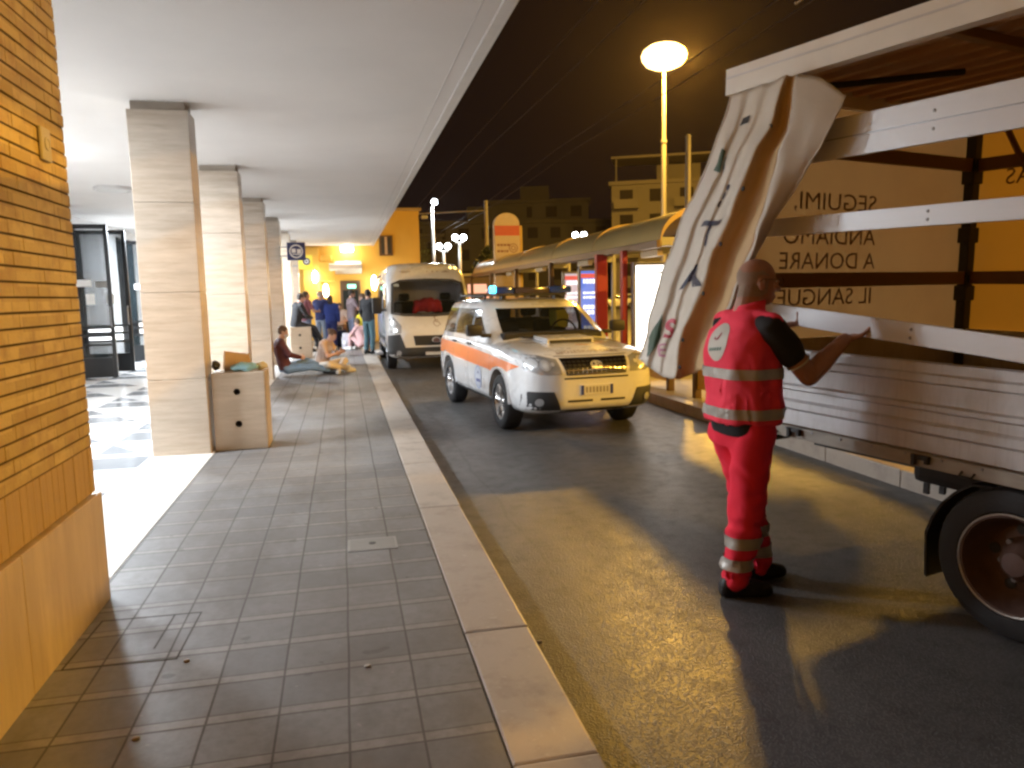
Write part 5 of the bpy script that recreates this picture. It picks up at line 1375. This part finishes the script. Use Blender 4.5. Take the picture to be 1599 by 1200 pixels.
def hand(bm, w, d, palm, thumb, s=1.0, curl=.5, fr=1.0):
    """wrist point, finger direction, direction the palm faces, side the thumb is on"""
    w, d, pn = V(w), V(d).normalized(), V(palm); pn = (pn - d * pn.dot(d)).normalized(); t = V(thumb); t = (t - d * t.dot(d) - pn * t.dot(pn)).normalized()
    loft(bm, [(w - d * .01, t * .026 * s, pn * .019 * s), (w + d * .03 * s, t * .036 * s, pn * .017 * s), (w + d * .075 * s, t * .041 * s, pn * .014 * s), (w + d * .092 * s, t * .038 * s, pn * .011 * s)], 14)
    for k, ln in enumerate((.070, .080, .076, .060)):
        p = w + d * (.083 - .004 * abs(k - 1)) * s + t * (.030 - .0195 * k) * s; a = curl * (.6 + .1 * k) ; dd = d.copy(); r = .0088 * fr * s
        dd = (dd + t * (.10 - .07 * k)).normalized()
        for seg, q in enumerate((.45, .32, .25)):
            dd = (dd * math.cos(a) + pn * math.sin(a)).normalized(); p2 = p + dd * ln * q * s; limb(bm, p, p2, r * (1 - .06 * seg), r * (.94 - .06 * seg), 8); p = p2; a = curl * 1.05
    p = w + d * .025 * s + t * .026 * s; dd = (d * .62 + t * .72 + pn * .28).normalized()
    for q, r in ((.042, .0115), (.032, .0098), (.026, .0088)):
        p2 = p + dd * q * s; limb(bm, p, p2, r * s * fr, r * .92 * s * fr, 8); p = p2; dd = (dd * .9 + d * .35 + pn * .25 * (1 + curl)).normalized()
def standJ(h=1.72, **kw):
    k = h / 1.72
    J = dict(pel=V((0, 0, .93)), che=V((0, .0, 1.33)), nec=V((0, -.01, 1.47)), hea=V((0, .03, 1.60)), SL=V((-.185, 0, 1.40)), SR=V((.185, 0, 1.40)),
             EL=V((-.24, -.02, 1.12)), ER=V((.24, -.02, 1.12)), WL=V((-.23, .10, .88)), WR=V((.23, .10, .88)), HL=V((-.09, 0, .90)), HR=V((.09, 0, .90)),
             KL=V((-.10, .02, .49)), KR=V((.10, .02, .49)), AL=V((-.11, -.02, .085)), AR=V((.11, -.02, .085)), hf=V((0, 1, 0)), hu=V((0, 0, 1)), tL=V((-.1, 1, 0)), tR=V((.1, 1, 0)), hdL=None, hdR=None)
    for a in list(J):
        if isinstance(J[a], V) and a not in ('hf', 'hu', 'tL', 'tR'): J[a] = J[a] * k
    for a, v in kw.items(): J[a] = V(v)
    return J
def torso(bm, J, inf=0.0, low=True, sc=1.0):
    right = ((J['SR'] - J['SL']).normalized() + (J['HR'] - J['HL']).normalized()).normalized()
    ax = (J['nec'] - J['pel']).normalized(); fw = ax.cross(right) * -1; fw = right.cross(ax) * -1
    fw = ax.cross(right)
    rs = (J['SR'] - J['SL']).normalized(); fs = (J['nec'] - J['che']).normalized().cross(rs)
    rh = (J['HR'] - J['HL']).normalized(); fh = ax.cross(rh)
    mid = J['pel'].lerp(J['che'], .5)
    R_ = []
    if low: R_.append((J['pel'] - ax * .07, rh * (.155 + inf) * sc, fh * (.105 + inf) * sc))
    R_ += [(J['pel'] + ax * .02, rh * (.165 + inf) * sc, fh * (.115 + inf) * sc), (mid, right * (.145 + inf) * sc, fw * (.105 + inf) * sc), (J['che'], rs * (.172 + inf) * sc, fs * (.122 + inf) * sc),
           (J['SR'].lerp(J['SL'], .5) + (J['nec'] - J['che']).normalized() * .015, rs * (.155 + inf * .7) * sc, fs * (.085 + inf) * sc), (J['nec'] + (J['nec'] - J['che']).normalized() * .0, rs * (.07 + inf * .5), fs * (.062 + inf * .5))]
    loft(bm, R_, 24, 2.3)
    for q in ('SL', 'SR'): limb(bm, J[q].lerp(J['nec'], .45), J[q], .058 + inf, .058 + inf, 12)
def shoe(bm, a, d, s=1.0):
    d = V(d); d.z = 0; d.normalize(); r = V((d.y, -d.x, 0)); a = V(a); g = a.z - .085
    f = lambda k, z: V((a.x, a.y, 0)) + d * k + V((0, 0, g + z))
    loft(bm, [(f(-.075, .045), r * .022, V((0, 0, .03))), (f(-.06, .055), r * .036, V((0, 0, .052))), (f(.0, .06), r * .042, V((0, 0, .058))), (f(.07, .048), r * .046, V((0, 0, .046))), (f(.14, .036), r * .048, V((0, 0, .034))), (f(.185, .028), r * .036, V((0, 0, .026))), (f(.2, .024), r * .015, V((0, 0, .016)))], 16, 2.6)
    limb(bm, a + V((0, 0, .03)), a + V((0, 0, -.02)), .048, .045, 12)
def figure(label, loc, rz, J, top, bottom, shoes, hair, skin, sleeve='short', hairstyle='short', vox=.0105, extra=None, mask=None, group=None):
    t = thing('person', label, 'person', loc, rz, group)
    b = BM(); torso(b, J); head(b, J['hea'], J['hf'], J['hu']); limb(b, J['nec'] - V((0, 0, .03)), J['hea'] - J['hu'].normalized() * .05 - J['hf'].normalized() * .015, .058, .055)
    for q in 'LR':
        limb(b, J['S' + q], J['E' + q], .050, .040); limb(b, J['E' + q], J['W' + q], .041, .027)
        limb(b, J['H' + q], J['K' + q], .082, .055); limb(b, J['K' + q], J['A' + q], .056, .038)
        d = (J['W' + q] - J['E' + q]).normalized(); ins = V((1 if q == 'L' else -1, 0, 0)); hd = J.get('hd' + q) or d
        hand(b, J['W' + q], hd, ins + V((0, -.2, 0)), V((0, 1, .3)), 1.0, .45, 1.15)
        shoe(b, J['A' + q] + V((0, 0, 0)), J['t' + q])
    obj('body', remesh(b, vox, 3), skin, t, True)
    b = BM(); torso(b, J, .018)
    for q in 'LR':
        limb(b, J['S' + q], J['E' + q] if sleeve == 'long' else J['S' + q].lerp(J['E' + q], .62), .066, .056)
        if sleeve == 'long': limb(b, J['E' + q], J['E' + q].lerp(J['W' + q], .92), .057, .043)
    me = remesh(b, vox, 4); crumple(me, .010, 9); obj('top', me, top, t, True)
    b = BM(); ax = (J['nec'] - J['pel']).normalized(); rh = (J['HR'] - J['HL']).normalized(); fh = ax.cross(rh)
    loft(b, [(J['pel'] - ax * .10, rh * .165, fh * .12), (J['pel'] - ax * .02, rh * .18, fh * .13), (J['pel'] + ax * .06, rh * .165, fh * .122)], 20)
    for q in 'LR': limb(b, J['H' + q], J['K' + q], .10, .074); limb(b, J['K' + q], J['A' + q].lerp(J['K' + q], .10), .074, .058)
    me = remesh(b, vox, 4); crumple(me, .010, 8, 4); obj('trousers', me, bottom, t, True)
    b = BM()
    for q in 'LR':
        shoe(b, J['A' + q], J['t' + q])
    for v in b.verts: pass
    me = remesh(b, vox, 1)
    for v in me.vertices: v.co += v.normal * .008
    obj('shoes', me, shoes, t, True)
    m = rotm(J['hf'], J['hu']); c = J['hea']; P = lambda x, y, z: c + m @ V((x, y, z))
    if hairstyle != 'bald':
        b = BM(); ell(b, P(0, -.022, .040), (.081, .099, .088), m, 20)
        if hairstyle == 'long': loft(b, [(P(0, -.05, .05), m @ V((.07, 0, 0)), m @ V((0, .06, 0))), (P(0, -.075, -.05), m @ V((.078, 0, 0)), m @ V((0, .045, 0))), (P(0, -.085, -.17), m @ V((.07, 0, 0)), m @ V((0, .035, 0))), (P(0, -.08, -.24), m @ V((.04, 0, 0)), m @ V((0, .02, 0)))], 16)
        elif hairstyle == 'bun': ell(b, P(0, -.11, .05), (.045, .04, .045), m)
        else: ell(b, P(0, -.05, -.01), (.074, .058, .055), m, 16)
        cutters = [v for v in b.verts if (m.transposed() @ (v.co - c)).y > .045 and (m.transposed() @ (v.co - c)).z < .045]
        bmesh.ops.delete(b, geom=cutters, context='VERTS')
        obj('hair', b, hair, t, True)
    b = BM()
    for q in (-1, 1): ell(b, P(q * .031, .079, .004), (.012, .008, .007), m, 10)
    obj('eyes', b, M_BLACKC, t, True)
    if mask:
        b = BM(); ell(b, P(0, .05, -.045), (.056, .062, .048), m, 18); bmesh.ops.delete(b, geom=[v for v in b.verts if (m.transposed() @ (v.co - c)).y < .03], context='VERTS'); obj('face_mask', b, mask, t, True)
    return t

# ---- the worker in red at the truck
J = standJ(1.78)
J.update(pel=V((.0, -.02, .95)), che=V((0, -.035, 1.36)), nec=V((0, -.01, 1.525)), hea=V((.0, .06, 1.695)), SL=V((-.205, .0, 1.465)), SR=V((.205, .0, 1.455)),
         ER=V((.24, .205, 1.205)), WR=V((.20, .465, 1.385)), EL=V((-.26, .25, 1.22)), WL=V((-.235, .39, 1.44)), HL=V((-.095, -.02, .92)), HR=V((.095, -.02, .92)),
         KL=V((-.085, .09, .50)), KR=V((.085, -.05, .50)), AL=V((-.06, .13, .088)), AR=V((.085, -.12, .088)), hf=V((.22, 1, -.05)), tL=V((-.15, 1, 0)), tR=V((.25, 1, 0)))
wk = thing('person', 'bald man in a red high-visibility vest and trousers, holding a slat of the truck', 'person', (2.12, 3.70, 0), R(-84))
b = BM(); torso(b, J, 0, True, 1.05); head(b, J['hea'], J['hf'], V((0, .05, 1)), 1.08, True); limb(b, J['nec'] - V((0, .0, .05)), J['hea'] - V((0, .03, .05)), .068, .064)
limb(b, J['nec'] + V((0, -.03, -.03)), J['hea'] + V((0, -.05, -.03)), .058, .056)
for q in 'LR':
    limb(b, J['S' + q], J['E' + q], .064, .053, 16); limb(b, J['E' + q], J['E' + q].lerp(J['W' + q], .35), .053, .054, 16); limb(b, J['E' + q].lerp(J['W' + q], .35), J['W' + q], .054, .034, 16)
    limb(b, J['H' + q], J['K' + q], .085, .06); limb(b, J['K' + q], J['A' + q], .06, .04)
    hd = (J['W' + q] - J['E' + q]).normalized()
hand(b, J['WR'], V((-.10, .93, .14)), V((0, -.1, 1)), V((1, .1, .5)), 1.14, 1.25, 1.1)
hand(b, J['WL'], V((.10, .93, .14)), V((0, -.1, 1)), V((-1, .1, .5)), 1.14, 1.25, 1.1)
obj('body', remesh(b, .0056, 5), M_SKIN, wk, True)
bm_ = BM(); bm_.from_mesh(bpy.data.objects['body'].data if False else wk.children[0].data)
mh = rotm(J['hf'], V((0, .05, 1)))
def in_hair(p):
    q = mh.transposed() @ (p - J['hea']) / 1.08
    lim = .052 + .02 * noise.noise(p * 30)
    return q.z > -.075 + .4 * max(0, q.y + .02) and q.z < lim - .12 * max(0, q.y + .03) and q.y < .025 and abs(q.x) < .083 and (q.y < -.03 or abs(q.x) > .045) and not (abs(q.x) > .069 and -.04 < q.z < .03 and -.035 < q.y)
bmesh.ops.delete(bm_, geom=[v for v in bm_.verts if not in_hair(v.co)], context='VERTS')
bm_.normal_update()
for v in bm_.verts: v.co += v.normal * .0016
obj('stubble', bm_, pm('grey_stubble', (.36, .27, .21), .9, var=.35, scale=160, bump=.6, bscale=420), wk, True)
m_ = rotm(J['hf'], V((0, .05, 1))); Ph = lambda x, y, z: J['hea'] + m_ @ V((x, y, z)) * 1.08
b = BM()
for q in (-1, 1): ell(b, Ph(q * .031, .078, .006), (.013, .009, .008), m_, 12)
obj('eyes', b, pm('eye_white', (.6, .58, .55), .2), wk, True)
b = BM()
for q in (-1, 1): ell(b, Ph(q * .031, .086, .006), (.005, .004, .005), m_, 8)
obj('irises', b, M_BLACKC, wk, True)
b = BM()
for q in (-1, 1):
    tube(b, [Ph(q * .034 + .024 * math.cos(a), .104, .006 + .018 * math.sin(a)) for a in [2 * math.pi * k / 16 for k in range(17)]], .0016, 5)
    tube(b, [Ph(q * .058, .104, .010), Ph(q * .082, .06, .014), Ph(q * .084, -.01, .014), Ph(q * .080, -.03, .0)], .0018, 5)
tube(b, [Ph(-.01, .104, .008), Ph(0, .107, .012), Ph(.01, .104, .008)], .0016, 5)
obj('glasses', b, M_BLACKMETAL, wk)
# trousers
b = BM()
loft(b, [((0, -.02, .82), (.175, 0, 0), (0, .135, 0)), ((0, -.025, .90), (.19, 0, 0), (0, .145, 0)), ((0, -.02, .985), (.18, 0, 0), (0, .135, 0))], 28, 2.4)
for q in 'LR':
    H, K, A = J['H' + q], J['K' + q], J['A' + q]
    limb(b, H + V((0, -.015, -.03)), K, .118, .092, 18); limb(b, K, K.lerp(A, .6), .092, .083, 18); limb(b, K.lerp(A, .6), A.lerp(K, .02) + V((0, 0, .02)), .083, .080, 18)
me = remesh(b, .009, 5)
for v in me.vertices:
    p = v.co; k = 1.0 - min(1, max(0, (p.z - .2) / .7))
    f = math.sin(p.z * 40 + noise.noise(p * 6) * 6 + p.x * 9) * .008 * (.3 + k) + noise.noise(p * 12) * .012 + noise.noise(p * 4.5) * .018
    v.co += v.normal * f
_b = BM(); _b.from_mesh(me); me = modmesh(_b, [('SMOOTH', dict(factor=.5, iterations=3))])
tr_ = obj('trousers', me, M_REDT, wk, True); trt = bvh_of(me)
def leg_band(nm, q, z0, z1, mat, par):
    b = BM(); rows = []
    H, K, A = J['H' + q], J['K' + q], J['A' + q]
    for k in range(8):
        z = z0 + (z1 - z0) * k / 7; c = K.lerp(A, (K.z - z) / (K.z - A.z)); c.z = z; row = []
        for a in range(72):
            d = V((math.cos(2 * math.pi * a / 72), math.sin(2 * math.pi * a / 72), 0)); h = trt.ray_cast(c + d * .118, -d, .118)
            row.append((h[0] if h[0] else c + d * .08) + d * .0085)
        rows.append(row)
    ringtube(b, rows, cap=False); return obj(nm, b, mat, par, True)
for q in 'LR':
    leg_band('reflective_band', q, .285, .345, M_BAND, tr_); leg_band('reflective_band', q, .165, .225, M_BAND, tr_)
# black shirt: hem below the vest and both sleeves
b = BM()
loft(b, [((0, -.03, .885), (.185, 0, 0), (0, .14, 0)), ((0, -.03, .96), (.192, 0, 0), (0, .148, 0)), ((0, -.03, 1.05), (.18, 0, 0), (0, .14, 0)), ((0, -.035, 1.36), (.19, 0, 0), (0, .135, 0)), ((0, -.01, 1.50), (.12, 0, 0), (0, .09, 0))], 28, 2.3)
for q in 'LR': limb(b, J['S' + q].lerp(J['nec'], .3), J['S' + q], .07, .076, 16); limb(b, J['S' + q], J['S' + q].lerp(J['E' + q], .50), .077, .076, 18)
me = remesh(b, .009, 4); crumple(me, .012, 8, 6); sh_ = obj('black_shirt', me, M_BLACKC, wk, True)
for q in 'LR':
    b = BM(); d = (J['E' + q] - J['S' + q]).normalized(); c = J['S' + q].lerp(J['E' + q], .50) + d * .062
    x, y = _frame(d); rows = [[c + d * k * .006 + (x * math.cos(2 * math.pi * a / 24) + y * math.sin(2 * math.pi * a / 24)) * r for a in range(24)] for k, r in ((0, .062), (.5, .067), (1.5, .064), (2, .054))]
    ringtube(b, rows, cap=False)
    obj('sleeve_trim', b, pm('sleeve_white', (.62, .62, .60), .7), sh_, True)
# vest
b = BM()
loft(b, [((0, -.02, .955), (.215, 0, 0), (0, .165, 0)), ((0, -.02, 1.05), (.218, 0, 0), (0, .172, 0)), ((0, -.03, 1.20), (.216, 0, 0), (0, .168, 0)), ((0, -.04, 1.34), (.222, 0, 0), (0, .165, 0)), ((0, -.03, 1.44), (.215, 0, 0), (0, .14, 0)), ((0, -.015, 1.505), (.16, 0, 0), (0, .11, 0)), ((0, -.005, 1.54), (.105, 0, 0), (0, .09, 0))], 36, 2.5)
loft(b, [((0, -.005, 1.49), (.10, 0, 0), (0, .092, 0)), ((0, .0, 1.545), (.088, 0, 0), (0, .086, .012)), ((0, .006, 1.592), (.086, 0, 0), (0, .084, .018))], 24)
for q in 'LR': limb(b, J['nec'] + V((0, 0, -.04)), J['S' + q] + V((0, 0, .02)), .075, .066, 16)
me = remesh(b, .008, 5)
for v in me.vertices:
    p = v.co; dn = max(0, min(1, (1.5 - p.z) / .5))
    f = noise.noise(V((p.x * 10, p.y * 10, p.z * 3.0))) * .026 * (.3 + dn) + noise.noise(p * 14) * .008 + math.sin(p.z * 30 + p.x * 22 + noise.noise(p * 6) * 5) * .005 * dn
    v.co += v.normal * f
_b = BM(); _b.from_mesh(me); me = modmesh(_b, [('SMOOTH', dict(factor=.5, iterations=4))])
vest = obj('vest', me, M_REDV, wk, True); vt = bvh_of(me)
def torso_band(z0, z1, mat, nm='reflective_band'):
    b = BM(); rows = []
    for k in range(9):
        z = z0 + (z1 - z0) * k / 8; row = []
        for a in range(150):
            d = V((math.cos(2 * math.pi * a / 150), math.sin(2 * math.pi * a / 150), 0)); c = V((0, -.03, z)); h = vt.ray_cast(c + d * .6, -d, .6)
            row.append((h[0] if h[0] else c + d * .18) + d * .0085)
        rows.append(row)
    ringtube(b, rows, cap=False); return obj(nm, b, mat, vest, True)
torso_band(1.195, 1.25, M_BAND); torso_band(.985, 1.04, M_BAND)
# round badge on the back, with a small red mark and a line of dark lettering
back = lambda a, c: ((a, -1.0, c), (0, 1, 0))
bd = obj('back_badge', project(poly2([circ(0.0, 1.385, .085, .10)]), vt, back, .004, .03), pm('badge_white', (.60, .57, .50), .6), vest, True)
obj('badge_mark', project(poly2([[(-.02, 1.395), (.0, 1.41), (.02, 1.44), (.025, 1.43), (.01, 1.40)], [(-.035, 1.40), (-.01, 1.40), (-.02, 1.415)]]), vt, back, .006, .03), pm('badge_red', (.35, .04, .05), .6), bd)
obj('badge_lettering', project(poly2([rect(-.06 + .019 * k, 1.335 + .002 * k, -.046 + .019 * k, 1.352 + .002 * k) for k in range(6)]), vt, back, .006, .03), pm('badge_green', (.10, .18, .14), .6), bd)
b = BM()
for q in 'LR':
    shoe(b, J['A' + q], J['t' + q])
me = remesh(b, .007, 2)
for v in me.vertices:
    if v.co.z > .012: v.co += v.normal * .010
obj('shoes', me, M_BOOT, wk, True)

# ---- people under the canopy
def cloth(nm, c, var=.15): return pm(nm, c, .8, var=var, scale=9, bump=.15, bscale=30)
C_MAROON = cloth('maroon_knit', (.07, .014, .016)); C_JEANS = cloth('blue_denim', (.12, .20, .32)); C_CREAM = cloth('cream_cotton', (.62, .54, .44)); C_NAVY = cloth('navy_cotton', (.02, .03, .12)); C_BLUE = cloth('royal_blue', (.025, .05, .24))
C_GREY = cloth('grey_marl', (.20, .15, .16)); C_GJ = cloth('grey_denim', (.13, .15, .22)); C_LAV = cloth('lavender_cotton', (.16, .18, .48)); C_TEAL = cloth('teal_denim', (.06, .12, .14)); C_PINK = cloth('pink_cotton', (.55, .33, .32)); C_PALEJ = cloth('pale_denim', (.28, .34, .42)); C_SKINT = cloth('tan_top', (.50, .36, .28))
M_MASK = pm('mask_white', (.66, .68, .70), .7); M_TRAINER = pm('trainer_white', (.6, .58, .55), .6)
P0 = ZP
J = standJ(1.76, pel=(0, -.02, .26), che=(0, -.10, .62), nec=(0, -.08, .78), hea=(0, -.01, .93), SL=(-.18, -.08, .72), SR=(.18, -.08, .72), EL=(-.24, .06, .48), ER=(.24, .06, .48), WL=(-.10, .26, .42), WR=(.10, .28, .42), HL=(-.09, .02, .15), HR=(.09, .02, .15), KL=(-.12, .44, .26), KR=(.14, .45, .17), AL=(-.10, .83, .09), AR=(.12, .86, .09), hf=(.1, 1, -.35), tL=(-.1, .5, 0), tR=(.2, .5, 0))
for k_ in J:
    if k_ not in ('hf', 'hu', 'tL', 'tR', 'hdL', 'hdR'): J[k_] = J[k_] + V((0, 0, -.05 if k_ in ('pel', 'che', 'nec', 'hea', 'SL', 'SR', 'EL', 'ER', 'WL', 'WR') else 0))
figure('person in a maroon sweater and jeans sitting on the ground against a column', (-1.17, 15.62, P0), R(-78), J, C_MAROON, C_JEANS, M_BOOT, M_HAIRB, M_SKINP, 'long', 'short', mask=M_MASK)
J = standJ(1.70, pel=(0, 0, .19), che=(0, .10, .52), nec=(0, .16, .66), hea=(0, .26, .77), SL=(-.18, .12, .60), SR=(.18, .12, .60), EL=(-.25, .25, .36), ER=(.25, .26, .36), WL=(-.10, .42, .42), WR=(.10, .44, .42), HL=(-.10, 0, .13), HR=(.10, 0, .13), KL=(-.38, .34, .22), KR=(.38, .34, .20), AL=(.12, .42, .085), AR=(-.12, .52, .085), hf=(0, 1, -.7), hu=(0, .5, 1), tL=(1, .4, 0), tR=(-1, .4, 0))
figure('person in cream trousers sitting cross-legged on the pavement', (-.48, 16.05, P0), R(-115), J, C_SKINT, C_CREAM, M_TRAINER, M_HAIRB, M_SKINP, 'short', 'bun')
sit = dict(pel=(0, -.02, .92), che=(0, .06, 1.28), nec=(0, .10, 1.43), hea=(0, .16, 1.56), SL=(-.20, .06, 1.37), SR=(.20, .06, 1.37), EL=(-.26, .18, 1.10), ER=(.26, .18, 1.10), WL=(-.10, .38, 1.05), WR=(.10, .38, 1.05), HL=(-.10, .0, .88), HR=(.10, 0, .88), KL=(-.12, .42, .80), KR=(.12, .42, .78), AL=(-.12, .60, .40), AR=(.12, .62, .40), hf=(0, 1, -.3), tL=(0, 1, 0), tR=(0, 1, 0))
J = standJ(1.75, **sit)
J['AL'] = V((-.1, .62, .36)); J['AR'] = V((.14, .66, .36))
figure('man in a black jacket sitting on the far stone block', (-1.20, 20.42, P0 - .02), R(-62), J, M_BLACKC, cloth('black_trousers', (.02, .022, .03)), M_BOOT, M_HAIRD, M_SKIN, 'long')
figure('person with dark hair and maroon top standing behind the seated man in black', (-1.06, 22.9, P0), R(-60), standJ(1.74, ER=(.25, .12, 1.16), WR=(.12, .34, 1.15)), cloth('dull_maroon', (.16, .05, .07)), C_GJ, M_BOOT, M_HAIRD, M_SKIN)
figure('grey-haired man in a navy polo shirt and pale jeans', (-.66, 23.5, P0), R(-25), standJ(1.74, ER=(.26, .10, 1.14), WR=(.10, .32, 1.12), EL=(-.26, .08, 1.14), WL=(-.10, .32, 1.1), hf=(.4, 1, -.2)), C_NAVY, C_PALEJ, M_BOOT, M_HAIRG, M_SKINP, mask=M_MASK)
figure('person all in dark blue with dark hair, back turned', (-.37, 23.4, P0), R(-8), standJ(1.60), C_BLUE, cloth('deep_blue', (.02, .035, .17)), M_BOOT, M_HAIRD, M_SKINP, 'long', 'long')
pe = figure('person in a grey top and jeans reading a white sheet of paper', (.24, 23.3, P0), R(-70), standJ(1.76, ER=(.24, .14, 1.18), WR=(.12, .38, 1.16), EL=(-.24, .14, 1.18), WL=(-.12, .38, 1.16), hf=(.1, 1, -.4)), C_GREY, C_GJ, M_BOOT, M_HAIRD, M_SKIN)
b = BM(); box(b, (-.13, -.002, -.09), (.13, .002, .09)); o = obj('paper_sheet', b, pm('sheet_white', (.78, .76, .76), .6), None); o.location = (.66, 23.22, 1.32); o.rotation_euler = (R(-35), 0, R(-10)); tag(o, 'white sheet of paper held by the person in grey', 'paper')
J = standJ(1.66, che=(0, .07, 1.27), nec=(0, .12, 1.40), hea=(0, .19, 1.52), SL=(-.18, .09, 1.34), SR=(.18, .09, 1.34), EL=(-.24, .08, 1.06), ER=(.24, .12, 1.06), WL=(-.22, .24, .88), WR=(.22, .26, .88), hf=(0, 1, -.3))
figure('person in lavender clothes beside the van carrying a yellow bag', (.74, 23.2, P0), R(65), J, C_LAV, C_LAV, M_TRAINER, M_HAIRB, M_SKINP)
b = BM(); ell(b, (0, 0, 0), (.15, .08, .16), None, 22); ell(b, (0, 0, -.08), (.16, .09, .10), None, 22); me = remesh(b, .012, 3); crumple(me, .03, 9, 1)
o = obj('yellow_bag', me, pm('yellow_plastic', (.72, .62, .03), .35), None, True); o.location = (.50, 23.1, 1.02); tag(o, 'bulging yellow bag hanging from the hand of the person in lavender', 'bag')
b = BM(); tube(b, [(-.05, 0, .14), (-.03, 0, .25), (.03, 0, .25), (.05, 0, .14)], .008, 6); obj('handle', b, MATS['yellow_plastic'], o)
figure('person in a black jacket and teal jeans boarding by the van side door', (.66, 20.9, P0), R(-40), standJ(1.74, ER=(.25, .14, 1.18), WR=(.2, .38, 1.2)), M_BLACKC, C_TEAL, M_BOOT, M_HAIRD, M_SKIN, 'long')
J = standJ(1.62, pel=(0, -.03, .24), che=(0, .10, .55), nec=(0, .15, .68), hea=(0, .22, .80), SL=(-.17, .11, .62), SR=(.17, .11, .62), EL=(-.22, .28, .42), ER=(.22, .28, .42), WL=(-.08, .44, .40), WR=(.08, .44, .40), HL=(-.1, 0, .16), HR=(.1, 0, .16), KL=(-.13, .36, .44), KR=(.13, .36, .44), AL=(-.12, .44, .085), AR=(.12, .44, .085), hf=(0, 1, -.4), tL=(0, 1, 0), tR=(0, 1, 0))
figure('person in pink sitting hunched on the kerb behind the van', (.52, 22.5, P0), R(40), J, C_PINK, C_PINK, M_TRAINER, M_HAIRB, M_SKINP)
J = standJ(1.62, **{k: (v[0], v[1], v[2] - .32) if k not in ('hf', 'tL', 'tR', 'AL', 'AR', 'KL', 'KR') else v for k, v in sit.items()})
J['KL'] = V((-.12, .42, .52)); J['KR'] = V((.12, .42, .52)); J['AL'] = V((-.12, .48, .085)); J['AR'] = V((.12, .48, .085))
figure('person with brown hair sitting low behind the suitcases', (-.10, 26.2, P0), R(170), J, C_SKINT, C_MAROON, M_BOOT, M_HAIRB, M_SKINP)
b = BM(); box(b, (-.22, -.2, 0), (.22, .2, .5), .03); o = obj('bench_case', b, cloth('brown_case', (.10, .06, .04)), None, True, 40); o.location = (-.10, 26.2, P0); tag(o, 'brown trunk that the person with brown hair sits on', 'trunk')
# luggage
def suitcase(loc, rz, s, mat, label):
    t = thing('suitcase', label, 'suitcase', loc, rz)
    b = BM(); box(b, (-s[0], -s[1], .05), (s[0], s[1], s[2]), .035); 
    for z in (.3, .7): box(b, (-s[0] * .9, -s[1] - .006, s[2] * z), (s[0] * .9, -s[1] + .002, s[2] * z + .012))
    obj('shell', b, mat, t, True, 40)
    b = BM()
    for x in (-1, 1):
        for y in (-1, 1): lathe(b, [(.025, -.012), (.025, .012)], 12, 'x', (x * s[0] * .8, y * s[1] * .7, .025))
    obj('castors', b, M_RUBBER, t)
    b = BM(); tube(b, [(-.08, s[1] * .6, s[2]), (-.08, s[1] * .6, s[2] + .10), (.08, s[1] * .6, s[2] + .10), (.08, s[1] * .6, s[2])], .01, 6); obj('handle', b, M_GREYMETAL, t)
    return t
suitcase((-.12, 23.6, P0), R(8), (.17, .12, .56), cloth('navy_shell', (.012, .018, .05)), 'navy suitcase standing between the person in blue and the white bag')
b = BM(); loft(b, [((0, 0, 0), (.13, 0, 0), (0, .08, 0)), ((0, 0, .2), (.15, 0, 0), (0, .09, 0)), ((0, 0, .42), (.13, 0, 0), (0, .05, 0)), ((0, 0, .5), (.10, 0, 0), (0, .02, 0))], 24, 3); me = remesh(b, .015, 2); crumple(me, .03, 8, 2)
o = obj('carrier_bag', me, pm('white_plastic', (.62, .60, .64), .4), None, True); o.location = (.06, 23.0, P0 - .01); tag(o, 'white carrier bag on the pavement beside the navy suitcase', 'carrier bag')
b = BM(); loft(b, [((0, 0, 0), (.16, 0, 0), (0, .11, 0)), ((0, 0, .22), (.18, 0, 0), (0, .13, 0)), ((0, 0, .42), (.12, 0, 0), (0, .09, 0)), ((0, 0, .48), (.05, 0, 0), (0, .04, 0))], 24, 2.6); me = remesh(b, .015, 3); crumple(me, .02, 8, 7)
o = obj('backpack', me, cloth('black_nylon', (.015, .015, .018)), None, True); o.location = (-.02, 24.3, P0 + .0); o.rotation_euler = (0, 0, .4); tag(o, 'black backpack behind the navy suitcase', 'backpack')
suitcase((-.25, 24.6, P0), R(-12), (.2, .14, .66), cloth('black_shell', (.02, .02, .022)), 'black suitcase behind the person in dark blue')
b = BM(); box(b, (-.035, -.004, -.07), (.035, .004, .07), .003); o = obj('phone', b, M_BLACKPL); o.location = (-.17, 15.88, P0 + .48); o.rotation_euler = (R(-30), 0, R(-115)); tag(o, 'phone with a bright screen held by the cross-legged person', 'phone')
b = BM(); box(b, (-.031, -.0056, -.064), (.031, -.0044, .064)); obj('screen', b, emat('phone_glow', (1, .95, .85), 3), o)

# ------------------------------------------------------------------ night air
m = bpy.data.materials.new('night_haze'); m.use_nodes = True; nt = m.node_tree
nt.nodes.remove(nt.nodes['Principled BSDF'])
pv = nt.nodes.new('ShaderNodeVolumePrincipled'); pv.inputs['Color'].default_value = (.95, .78, .72, 1); pv.inputs['Density'].default_value = 0.00013; pv.inputs['Anisotropy'].default_value = .75
nt.links.new(pv.outputs[0], nt.nodes['Material Output'].inputs['Volume'])
b = BM(); box(b, (-30, -30, -1), (110, 125, 22)); tag(obj('haze', b, m), kind='stuff')
